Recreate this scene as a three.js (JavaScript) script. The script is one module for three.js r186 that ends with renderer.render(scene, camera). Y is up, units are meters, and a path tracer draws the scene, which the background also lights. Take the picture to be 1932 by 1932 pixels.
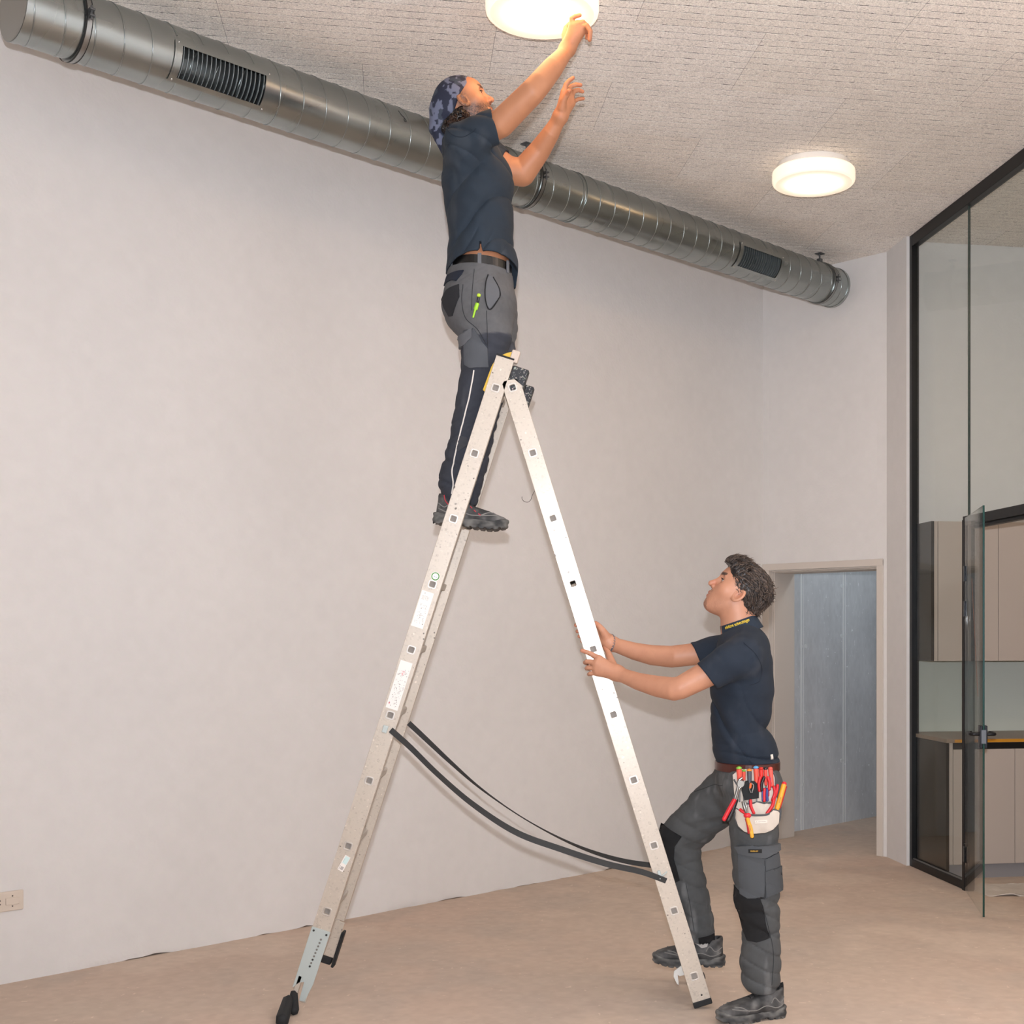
import * as THREE from 'three';
import { mergeGeometries, mergeVertices } from 'three/addons/utils/BufferGeometryUtils.js';
import { RoundedBoxGeometry } from 'three/addons/geometries/RoundedBoxGeometry.js';
import { TessellateModifier } from 'three/addons/modifiers/TessellateModifier.js';
import { RectAreaLightUniformsLib } from 'three/addons/lights/RectAreaLightUniformsLib.js';

// ---------------------------------------------------------------- camera, light, exposure
const scene = new THREE.Scene();
const FL = 2450, CX = 1150, CY = 1200, EYE = 1.5;          // focal length and horizon, for a 1932 pixel frame
const camera = new THREE.PerspectiveCamera(2 * Math.atan(966 / FL) * 180 / Math.PI, 1, 0.05, 60);
camera.position.set(0, EYE, 0);
camera.lookAt(0, EYE, -1);
camera.setViewOffset(1932, 1932, 966 - CX, 966 - CY, 1932, 1932);   // shift lens: verticals stay upright
const renderer = new THREE.WebGLRenderer({ antialias: true });
renderer.toneMapping = THREE.LinearToneMapping;
renderer.toneMappingExposure = 1.27;
renderer.shadowMap.enabled = true;
RectAreaLightUniformsLib.init();
scene.background = new THREE.Color(0xbfd0e0);
const FLASH = 23000, DAY = 0.45, LAMP_GLOW = 1.7, LAMP_POWER = 6.5;
const LAMP_TINT = new THREE.Color().setRGB(1.0, 0.52, 0.2);

// ---------------------------------------------------------------- helpers
function mulberry(a) { return () => { a |= 0; a = a + 0x6D2B79F5 | 0; let t = Math.imul(a ^ a >>> 15, 1 | a); t = t + Math.imul(t ^ t >>> 7, 61 | t) ^ t; return ((t ^ t >>> 14) >>> 0) / 4294967296; }; }
const rnd = mulberry(20417);
const V = (x, y, z) => new THREE.Vector3(x, y, z);
const clamp = (x, a, b) => x < a ? a : x > b ? b : x;
const mix = (a, b, t) => a + (b - a) * t;
const sstep = (a, b, x) => { const t = clamp((x - a) / (b - a), 0, 1); return t * t * (3 - 2 * t); };
const h3 = (x, y, z) => { let n = Math.imul(x, 374761393) + Math.imul(y, 668265263) + Math.imul(z, 1274126177) | 0; n = Math.imul(n ^ n >>> 13, 1274126177); return ((n ^ n >>> 16) >>> 0) / 4294967296; };
function noise3(x, y, z) {
  const xi = Math.floor(x), yi = Math.floor(y), zi = Math.floor(z); let a = x - xi, b = y - yi, c = z - zi;
  a = a * a * (3 - 2 * a); b = b * b * (3 - 2 * b); c = c * c * (3 - 2 * c);
  const L = (p, q, t) => p + (q - p) * t;
  return L(L(L(h3(xi, yi, zi), h3(xi + 1, yi, zi), a), L(h3(xi, yi + 1, zi), h3(xi + 1, yi + 1, zi), a), b), L(L(h3(xi, yi, zi + 1), h3(xi + 1, yi, zi + 1), a), L(h3(xi, yi + 1, zi + 1), h3(xi + 1, yi + 1, zi + 1), a), b), c) * 2 - 1;
}
const fbm3 = (x, y, z, o = 3) => { let s = 0, a = 0.5; for (let i = 0; i < o; i++) { s += a * noise3(x, y, z); x = x * 2.03 + 17.1; y = y * 2.03 + 9.7; z = z * 2.03 + 3.3; a *= 0.5; } return s; };
// tiling 2D noise
function tnoise(x, y, p, seed) { const xi = Math.floor(x), yi = Math.floor(y); let a = x - xi, b = y - yi; a = a * a * (3 - 2 * a); b = b * b * (3 - 2 * b); const m = v => ((v % p) + p) % p; const A = h3(m(xi), m(yi), seed), B = h3(m(xi + 1), m(yi), seed), C = h3(m(xi), m(yi + 1), seed), D = h3(m(xi + 1), m(yi + 1), seed); return mix(mix(A, B, a), mix(C, D, a), b) * 2 - 1; }
function tfbm(u, v, p, o, seed) { let s = 0, a = 0.5; for (let i = 0; i < o; i++) { s += a * tnoise(u * p, v * p, p, seed + i); p *= 2; a *= 0.5; } return s; }
// a world point from a direction through the frame and a distance in front of the lens (metres)
const at = (px, py, d) => V((px - CX) / FL * d, EYE + (CY - py) / FL * d, -d);
const m_ = (px, d) => px * d / FL;

function dataTex(w, h, fn, srgb, repeat) {
  const a = new Uint8Array(w * h * 4);
  for (let y = 0; y < h; y++) for (let x = 0; x < w; x++) { const c = fn(x / w, y / h, x, y), i = (y * w + x) * 4; if (typeof c === 'number') a[i] = a[i + 1] = a[i + 2] = clamp(c, 0, 1) * 255; else { a[i] = clamp(c[0], 0, 1) * 255; a[i + 1] = clamp(c[1], 0, 1) * 255; a[i + 2] = clamp(c[2], 0, 1) * 255; } a[i + 3] = 255; }
  const t = new THREE.DataTexture(a, w, h); t.wrapS = t.wrapT = THREE.RepeatWrapping; t.magFilter = THREE.LinearFilter; t.minFilter = THREE.LinearMipmapLinearFilter; t.generateMipmaps = true;
  if (srgb) t.colorSpace = THREE.SRGBColorSpace;
  if (repeat) t.repeat.set(1 / repeat[0], 1 / repeat[1]);
  t.needsUpdate = true; return t;
}
function canvasTex(w, h, draw) { const c = document.createElement('canvas'); c.width = w; c.height = h; draw(c.getContext('2d'), w, h); const t = new THREE.CanvasTexture(c); t.colorSpace = THREE.SRGBColorSpace; t.magFilter = THREE.LinearFilter; return t; }
const lerp3 = (a, b, t) => [mix(a[0], b[0], t), mix(a[1], b[1], t), mix(a[2], b[2], t)];
const hex = h => [(h >> 16 & 255) / 255, (h >> 8 & 255) / 255, (h & 255) / 255];
const std = (color, roughness = 0.8, o = {}) => new THREE.MeshStandardMaterial({ color, roughness, ...o });

// uv in metres, by the face's main direction
function boxUV(g) {
  g = g.index ? g.toNonIndexed() : g;
  const p = g.attributes.position, uv = new Float32Array(p.count * 2), a = V(), b = V(), c = V(), n = V();
  for (let i = 0; i < p.count; i += 3) {
    a.fromBufferAttribute(p, i); b.fromBufferAttribute(p, i + 1); c.fromBufferAttribute(p, i + 2);
    n.copy(b).sub(a).cross(c.clone().sub(a)); const x = Math.abs(n.x), y = Math.abs(n.y), z = Math.abs(n.z);
    [a, b, c].forEach((q, k) => { const j = (i + k) * 2; if (z >= x && z >= y) { uv[j] = q.x; uv[j + 1] = q.y; } else if (x >= y) { uv[j] = q.z; uv[j + 1] = q.y; } else { uv[j] = q.x; uv[j + 1] = q.z; } });
  }
  g.setAttribute('uv', new THREE.BufferAttribute(uv, 2)); return g;
}
const used = {};
function numbered(n) { if (!(n in used)) { used[n] = 0; return n; } used[n]++; return n + '_' + String(used[n]).padStart(3, '0'); }
function shade(o) { o.traverse(m => { if (m.isMesh) { m.castShadow = true; m.receiveShadow = true; } }); return o; }
function mesh(name, geo, mat, parent) { const m = new THREE.Mesh(geo, mat); m.name = name; m.castShadow = m.receiveShadow = true; if (parent) parent.add(m); return m; }
function thing(name, label, category, group) { const g = new THREE.Group(); g.name = numbered(name); g.userData = { label, category }; if (group) g.userData.group = group; scene.add(g); return g; }
function solo(name, geo, mat, label, category, group) { const m = mesh(numbered(name), geo, mat, scene); m.userData = { label, category }; if (group) m.userData.group = group; return m; }
function struct(name, geo, mat, label) { const m = geo ? mesh(name, geo, mat, scene) : new THREE.Group(); m.name = name; if (!geo) scene.add(m); m.userData = { kind: 'structure', label, category: name.split('_')[0] }; return m; }
// move a group's origin to its base without moving what it holds
function rebase(g) { const b = new THREE.Box3().setFromObject(g), c = b.getCenter(V()); c.y = b.min.y; g.children.forEach(k => k.position.sub(c)); g.position.add(c); return g; }
const box = (w, h, d, x = 0, y = 0, z = 0) => new THREE.BoxGeometry(w, h, d).translate(x, y, z);
const rbox = (w, h, d, r, x = 0, y = 0, z = 0, seg = 2) => new RoundedBoxGeometry(w, h, d, seg, r).translate(x, y, z);
function merge(list) { return mergeGeometries(list.map(g => { g = g.index ? g.toNonIndexed() : g; for (const k of Object.keys(g.attributes)) if (!['position', 'normal', 'uv'].includes(k)) g.deleteAttribute(k); if (!g.attributes.uv) g.setAttribute('uv', new THREE.BufferAttribute(new Float32Array(g.attributes.position.count * 2), 2)); return g; })); }
// a geometry put into the frame given by an origin and three axes
function placed(g, o, ex, ey, ez) {
  const M = new THREE.Matrix4().makeBasis(ex, ey, ez).setPosition(o); g = g.applyMatrix4(M);
  if (M.determinant() < 0) { if (!g.index) g.setIndex([...Array(g.attributes.position.count).keys()]); const a = g.index.array; for (let i = 0; i < a.length; i += 3) { const t = a[i]; a[i] = a[i + 1]; a[i + 1] = t; } }
  return g;
}
function tube(points, r, seg = 24, rad = 8, closed = false) { return new THREE.TubeGeometry(new THREE.CatmullRomCurve3(points, closed, 'centripetal'), seg, r, rad, closed); }
// rod between two points with two radii and rounded ends
function rod(a, b, ra, rb = ra, n = 14, cap = true) {
  const L = a.distanceTo(b), pts = []; const s = 5;
  if (cap) for (let i = 0; i <= s; i++) { const t = i / s * Math.PI / 2; pts.push(new THREE.Vector2(Math.max(1e-5, ra * Math.sin(t)), ra * 0.8 * (1 - Math.cos(t)))); } else pts.push(new THREE.Vector2(1e-5, 0), new THREE.Vector2(ra, 0));
  if (cap) for (let i = 0; i <= s; i++) { const t = Math.PI / 2 * (1 - i / s); pts.push(new THREE.Vector2(Math.max(1e-5, rb * Math.sin(t)), L - rb * 0.8 * (1 - Math.cos(t)))); } else pts.push(new THREE.Vector2(rb, L), new THREE.Vector2(1e-5, L));
  const g = new THREE.LatheGeometry(pts, n); const q = new THREE.Quaternion().setFromUnitVectors(V(0, 1, 0), b.clone().sub(a).normalize());
  return g.applyQuaternion(q).translate(a.x, a.y, a.z);
}

// ---- surface of a signed distance field (surface nets, then one step onto the surface)
function nets(f, lo, hi, h) {
  const nx = Math.ceil((hi.x - lo.x) / h) + 1, ny = Math.ceil((hi.y - lo.y) / h) + 1, nz = Math.ceil((hi.z - lo.z) / h) + 1;
  const v = new Float32Array(nx * ny * nz).fill(1); const id = (i, j, k) => (k * ny + j) * nx + i;
  const B = 4;   // skip blocks that are far from the surface
  for (let k = 0; k < nz; k += B) for (let j = 0; j < ny; j += B) for (let i = 0; i < nx; i += B) {
    const c = f(lo.x + (i + B / 2) * h, lo.y + (j + B / 2) * h, lo.z + (k + B / 2) * h), far = Math.abs(c) > B * h * 1.9;
    for (let c2 = k; c2 < Math.min(k + B, nz); c2++) for (let b2 = j; b2 < Math.min(j + B, ny); b2++) for (let a2 = i; a2 < Math.min(i + B, nx); a2++) v[id(a2, b2, c2)] = far ? c : f(lo.x + a2 * h, lo.y + b2 * h, lo.z + c2 * h);
  }
  const pos = [], idx = [], at_ = new Int32Array(nx * ny * nz).fill(-1);
  for (let k = 0; k < nz - 1; k++) for (let j = 0; j < ny - 1; j++) for (let i = 0; i < nx - 1; i++) {
    let m = 0, cnt = 0, sx = 0, sy = 0, sz = 0; const q = [];
    for (let c = 0; c < 8; c++) { const w = v[id(i + (c & 1), j + (c >> 1 & 1), k + (c >> 2))]; q.push(w); if (w < 0) m |= 1 << c; }
    if (m === 0 || m === 255) continue;
    for (let e = 0; e < 12; e++) { const [a, b] = NE[e]; if ((q[a] < 0) === (q[b] < 0)) continue; const t = q[a] / (q[a] - q[b]); sx += mix(a & 1, b & 1, t); sy += mix(a >> 1 & 1, b >> 1 & 1, t); sz += mix(a >> 2, b >> 2, t); cnt++; }
    at_[id(i, j, k)] = pos.length / 3; pos.push(lo.x + (i + sx / cnt) * h, lo.y + (j + sy / cnt) * h, lo.z + (k + sz / cnt) * h);
  }
  const quad = (a, b, c, d, flip) => { if (a < 0 || b < 0 || c < 0 || d < 0) return; flip ? idx.push(a, c, b, a, d, c) : idx.push(a, b, c, a, c, d); };
  for (let k = 1; k < nz - 1; k++) for (let j = 1; j < ny - 1; j++) for (let i = 1; i < nx - 1; i++) {
    const o = v[id(i, j, k)] < 0;
    if (o !== v[id(i + 1, j, k)] < 0) quad(at_[id(i, j - 1, k - 1)], at_[id(i, j, k - 1)], at_[id(i, j, k)], at_[id(i, j - 1, k)], !o);
    if (o !== v[id(i, j + 1, k)] < 0) quad(at_[id(i - 1, j, k - 1)], at_[id(i - 1, j, k)], at_[id(i, j, k)], at_[id(i, j, k - 1)], !o);
    if (o !== v[id(i, j, k + 1)] < 0) quad(at_[id(i - 1, j - 1, k)], at_[id(i, j - 1, k)], at_[id(i, j, k)], at_[id(i - 1, j, k)], !o);
  }
  const nor = new Float32Array(pos.length), e = h * 0.5;
  for (let i = 0; i < pos.length; i += 3) {
    let [x, y, z] = [pos[i], pos[i + 1], pos[i + 2]];
    let gx = f(x + e, y, z) - f(x - e, y, z), gy = f(x, y + e, z) - f(x, y - e, z), gz = f(x, y, z + e) - f(x, y, z - e); let L = Math.hypot(gx, gy, gz) || 1;
    const s = clamp(f(x, y, z) / (L / (2 * e)), -h * 0.5, h * 0.5); x -= gx / L * s; y -= gy / L * s; z -= gz / L * s; pos[i] = x; pos[i + 1] = y; pos[i + 2] = z;
    gx = f(x + e, y, z) - f(x - e, y, z); gy = f(x, y + e, z) - f(x, y - e, z); gz = f(x, y, z + e) - f(x, y, z - e); L = Math.hypot(gx, gy, gz) || 1;
    nor[i] = gx / L; nor[i + 1] = gy / L; nor[i + 2] = gz / L;
  }
  const g = new THREE.BufferGeometry(); g.setAttribute('position', new THREE.Float32BufferAttribute(pos, 3)); g.setAttribute('normal', new THREE.BufferAttribute(nor, 3)); g.setIndex(idx); return g;
}
const NE = [[0, 1], [2, 3], [4, 5], [6, 7], [0, 2], [1, 3], [4, 6], [5, 7], [0, 4], [1, 5], [2, 6], [3, 7]];
const smin = (a, b, k) => { const h = Math.max(k - Math.abs(a - b), 0) / k; return Math.min(a, b) - h * h * k * 0.25; };
const smax = (a, b, k) => -smin(-a, -b, k);
// tapered limb through a list of [Vector3, radius, depth factor]: round when the factor is 1, wider across when larger
function limb(nodes) {
  const S = []; for (let i = 0; i + 1 < nodes.length; i++) { const [a, ra, ka = 1] = nodes[i], [b, rb, kb = 1] = nodes[i + 1]; const d = b.clone().sub(a); S.push([a.x, a.y, a.z, d.x, d.y, d.z, Math.max(d.lengthSq(), 1e-9), ra, rb, ka, kb]); }
  return (x, y, z) => { let m = 1e9; for (const s of S) { const px = x - s[0], py = y - s[1], pz = z - s[2]; let t = (px * s[3] + py * s[4] + pz * s[5]) / s[6]; t = t < 0 ? 0 : t > 1 ? 1 : t; const r = s[7] + (s[8] - s[7]) * t, k = s[9] + (s[10] - s[9]) * t; const qx = px - s[3] * t, qy = py - s[4] * t, qz = (pz - s[5] * t) / k; const d = Math.sqrt(qx * qx + qy * qy + qz * qz) - r; if (d < m) m = d; } return m; };
}
const ball = (c, rx, ry = rx, rz = rx) => { const r = Math.min(rx, ry, rz); return (x, y, z) => { const a = (x - c.x) / rx, b = (y - c.y) / ry, d = (z - c.z) / rz, l = Math.sqrt(a * a + b * b + d * d); return (l - 1) * r * (l < 1 ? 1 : Math.min(1, 1)); }; };
function paint(g, fn) { const p = g.attributes.position, c = new Float32Array(p.count * 3); for (let i = 0; i < p.count; i++) { const q = fn(p.getX(i), p.getY(i), p.getZ(i)); c[i * 3] = q[0]; c[i * 3 + 1] = q[1]; c[i * 3 + 2] = q[2]; } g.setAttribute('color', new THREE.BufferAttribute(c, 3)); return g; }
const lin = h => { const c = new THREE.Color(h); return [c.r, c.g, c.b]; };
// ---------------------------------------------------------------- plan of the room (x to the right, D away from the camera)
const CEIL = 4.11;
const pt = (x, d, y = 0) => V(x, y, -d);
const A = V(0.6884, 0, -0.7253);                 // along the long left wall, away from the camera
const B = V(0.7253, 0, 0.6884);                  // along the doorway wall, towards the right
const G = V(0.1642, 0, 0.9864);                  // along the glass partition, towards the camera
const E1 = V(0.9864, 0, -0.1642), E2 = V(-0.1642, 0, -0.9864), UP = V(0, 1, 0);   // ceiling board grid
const C0 = pt(1.1286, 9.535), C1 = pt(1.8826, 8.819);
const along = (o, d, t, y = 0) => o.clone().addScaledVector(d, t).setY(y);

// ---- light that the room gets from outside the frame
const flash = thing('flash_unit', 'black photographic flash on a stand at the photographer\'s place', 'flash');
{
  const p = V(0.01, EYE + 0.19, 0.08);
  const shell = rbox(0.11, 0.08, 0.1, 0.01, p.x, p.y, p.z + 0.075);
  mesh('housing', shell, std(0x101010, 0.7, { side: THREE.DoubleSide }), flash);
  mesh('light_diffuser', box(0.1, 0.07, 0.004, p.x, p.y, p.z + 0.02), std(0xffffff, 0.9, { emissive: 0xffffff, emissiveIntensity: 3 }), flash);
  mesh('stand', rod(V(p.x, 0, p.z + 0.2), V(p.x, p.y, p.z + 0.2), 0.015), std(0x1a1a1a, 0.5, { metalness: 0.6 }), flash);
  for (let k = 0; k < 3; k++) { const a = k * 2.094 + 0.5; mesh('leg', rod(V(p.x, 0.35, p.z + 0.2), V(p.x + Math.cos(a) * 0.4, 0.01, p.z + 0.25 + Math.sin(a) * 0.3 + 0.2), 0.01), std(0x1a1a1a, 0.5, { metalness: 0.6 }), flash); }
  const l = new THREE.RectAreaLight(0xf5f7ff, FLASH, 0.09, 0.06); l.position.set(p.x, p.y, p.z + 0.01); l.lookAt(p.x + 5, p.y + 3.6, -5); scene.add(l);
  rebase(flash);
}

// ---- materials of the shell
const plasterBump = dataTex(1024, 1024, (u, v) => 0.5 + 0.45 * tfbm(u, v, 110, 2, 11) + 0.12 * tfbm(u, v, 6, 3, 31), false, [1.4, 1.4]);
const plasterMap = dataTex(512, 512, (u, v) => { const n = tfbm(u, v, 5, 4, 51) * 0.012 + tfbm(u, v, 60, 2, 52) * 0.012; return [0.90 + n, 0.89 + n, 0.88 + n]; }, true, [3.1, 3.1]);
const plaster = std(0xffffff, 0.92, { map: plasterMap, bumpMap: plasterBump, bumpScale: 0.0009 });
const floorMap = dataTex(1024, 1024, (u, v) => {
  const a = tfbm(u, v, 3, 4, 71), b = tfbm(u, v, 14, 3, 81), f = tfbm(u, v, 120, 2, 91), w = tfbm(u * 1, v * 1, 6, 4, 95);
  let c = lerp3(hex(0xc9b7a6), hex(0xcfb7a5), clamp(0.5 + a * 1.6, 0, 1)); c = lerp3(c, hex(0xbfb0a2), clamp(b * 1.2, 0, 0.7)); c = lerp3(c, hex(0xdac7b5), clamp((w - 0.18) * 3, 0, 0.55));
  const s = tfbm(u, v, 200, 1, 99) > 0.455 ? 0.07 : 0; return [c[0] + f * 0.035 + s, c[1] + f * 0.035 + s, c[2] + f * 0.035 + s];
}, true, [4.2, 4.2]);
const floorBump = dataTex(512, 512, (u, v) => 0.5 + 0.4 * tfbm(u, v, 10, 5, 101), false, [1.7, 1.7]);
const screed = std(0xffffff, 0.86, { map: floorMap, bumpMap: floorBump, bumpScale: 0.003 });
const concreteMap = dataTex(512, 1024, (u, v) => { const n = tfbm(u, v, 4, 5, 121) * 0.10 + tfbm(u, v, 70, 2, 131) * 0.035, s = tfbm(u, v, 110, 1, 133) > 0.45 ? 0.13 : 0; return [0.80 + n + s, 0.815 + n + s, 0.83 + n + s]; }, true, [1.6, 3.2]);
const concrete = std(0xffffff, 0.85, { map: concreteMap, bumpMap: floorBump, bumpScale: 0.002 });
const blackMetal = std(0x17181a, 0.42, { metalness: 0.4 });
const paintedFrame = std(0xd6cdc3, 0.55);

// ---- floor
struct('floor', boxUV(box(26, 0.2, 26, 0, -0.1, -4)), screed, 'worn beige screed floor with pale dust patches');

// a wall between two floor points, thickness outwards
function wallGeo(p, q, h0, h1, out, th) { const d = q.clone().sub(p), L = d.length(); d.normalize(); const g = box(L, h1 - h0, th, L / 2, (h0 + h1) / 2, th / 2); return placed(boxUV(g), p, d, UP, out); }
const outLeft = V(-0.7253, 0, -0.6884);
const C3 = along(C0, A, -14), RB = along(C1, G, 12), LB = V(C3.x, 0, RB.z);
// left wall with an uneven plaster foot
{
  const L = 14, nx = 340, rows = [0, 0.012, 0.03, 0.08, 0.2, 1.0, 2.2, CEIL], pos = [], uv = [], idx = [];
  for (let j = 0; j < rows.length; j++) for (let i = 0; i <= nx; i++) { const s = i / nx * L; let y = rows[j], o = 0; if (j < 3) { o = Math.max(0, fbm3(s * 5, j * 0.3, 2, 4) * 0.03 - 0.003) * (1 - j / 3); if (j === 0) y += Math.max(0, fbm3(s * 14, 1, 7, 4) * 0.03 - 0.006); } const p = along(C0, A, -s, y).addScaledVector(outLeft, o); pos.push(p.x, p.y, p.z); uv.push(s, rows[j]); }
  for (let j = 0; j + 1 < rows.length; j++) for (let i = 0; i < nx; i++) { const a = j * (nx + 1) + i; idx.push(a, a + nx + 1, a + 1, a + 1, a + nx + 1, a + nx + 2); }
  const g = new THREE.BufferGeometry(); g.setAttribute('position', new THREE.Float32BufferAttribute(pos, 3)); g.setAttribute('uv', new THREE.Float32BufferAttribute(uv, 2)); g.setIndex(idx); g.computeVertexNormals();
  const w = struct('wall_left', merge([g, wallGeo(C3.clone().addScaledVector(outLeft, 0.06), C0.clone().addScaledVector(outLeft, 0.06), 0, CEIL, outLeft, 0.2)]), plaster, 'long white plastered wall behind the ladder');
}
// doorway wall
const DO0 = 0.05, DO1 = 0.965, DOH = 1.977, DTH = 0.3;
{
  const g = [wallGeo(along(C0, B, -0.25), along(C0, B, DO0), 0, CEIL, A, DTH), wallGeo(along(C0, B, DO1), C1, 0, CEIL, A, DTH), wallGeo(along(C0, B, DO0), along(C0, B, DO1), DOH, CEIL, A, DTH)];
  struct('wall_back', merge(g), plaster, 'white plastered wall above and beside the open doorway');
  const f = struct('door_1', null, null, 'pale grey steel door frame around the open doorway');
  const fr = (t0, t1, y0, y1, w0, w1) => placed(rbox(t1 - t0, y1 - y0, w1 - w0, 0.003, (t0 + t1) / 2, (y0 + y1) / 2, (w0 + w1) / 2, 1), C0, B, UP, A);
  mesh('jamb', merge([fr(0.001, 0.058, 0, 2.024, -0.012, 0.03), fr(0.043, 0.06, 0, 1.99, 0.03, 0.29), fr(0.058, 0.066, 0, 1.975, 0.05, 0.30)]), paintedFrame, f);
  mesh('jamb', merge([fr(0.965, 1.0146, 0, 2.024, -0.012, 0.03), fr(0.957, 0.97, 0, 1.99, 0.03, 0.29), fr(0.951, 0.957, 0, 1.975, 0.05, 0.30)]), paintedFrame, f);
  mesh('head', merge([fr(0.001, 1.0146, 1.978, 2.026, -0.014, 0.028), fr(0.045, 0.965, 1.969, 1.983, 0.028, 0.29), fr(0.045, 0.965, 1.962, 1.969, 0.05, 0.3)]), paintedFrame, f);
}
// passage behind the doorway: raw concrete wall that carries the long wall on
{
  const o = along(C0, A, 0.3).addScaledVector(B, -0.085);
  const w = struct('wall_passage', wallGeo(o.clone(), along(o, A, 3.6), 0, 3.0, outLeft, 0.2), concrete, 'raw grey concrete wall seen through the doorway');
  const ridge = (t) => placed(merge([rbox(0.018, 3, 0.006, 0.002, 0, 1.5, 0, 1), rbox(0.006, 3, 0.008, 0.002, 0.028, 1.5, 0, 1)]), along(o, A, t), A, UP, B);
  for (const t of [0.30, 0.885, 1.47]) mesh('formwork_seam', ridge(t), std(0xdfe2e3, 0.8), w);
  for (const [t, y] of [[0.33, 1.42], [0.36, 1.42], [0.86, 1.5], [0.86, 1.9], [0.33, 0.35], [0.86, 0.5]]) mesh('tie_hole_plug', placed(new THREE.CylinderGeometry(0.016, 0.018, 0.008, 14).rotateX(Math.PI / 2), along(o, A, t, y), A, UP, B), std(0xd3d7d9, 0.85), w);
  struct('wall_passage_end', merge([wallGeo(along(o, A, 3.6), along(o, A, 3.6).addScaledVector(B, 1.08), 0, 3, A, 0.1), wallGeo(along(o, B, 1.08), along(o, B, 1.08).addScaledVector(A, 3.6), 0, 3, B, 0.1), placed(box(1.2, 0.1, 3.7, 0.5, 3.05, 1.85), o, B, UP, A)]), concrete, 'dark far end of the concrete passage');
}

// ---- right side: plaster stub, glass partition, door, kitchen behind
const T0 = 0.345, TP = 1.165, TQ = 2.06, HEAD = 2.205;      // stub end, door post, far post, top of door frame (metres along G from C1)
const gp = (t, y, n) => along(C1, G, t, y).addScaledVector(E1, n);
const seg = (t0, t1, y0, y1, n0, n1, r = 0) => placed(r ? rbox(t1 - t0, y1 - y0, n1 - n0, r, (t0 + t1) / 2, (y0 + y1) / 2, (n0 + n1) / 2, 1) : box(t1 - t0, y1 - y0, n1 - n0, (t0 + t1) / 2, (y0 + y1) / 2, (n0 + n1) / 2), C1, G, UP, E1);
struct('wall_right', boxUV(merge([seg(0, T0, 0, CEIL, 0, 0.045)])), plaster, 'narrow white wall strip beside the black glass partition frame');
struct('wall_right_rear', boxUV(seg(TQ + 1.4, 12, 0, CEIL, 0, 0.12)), plaster, 'white wall to the right of the photographer');
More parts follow.
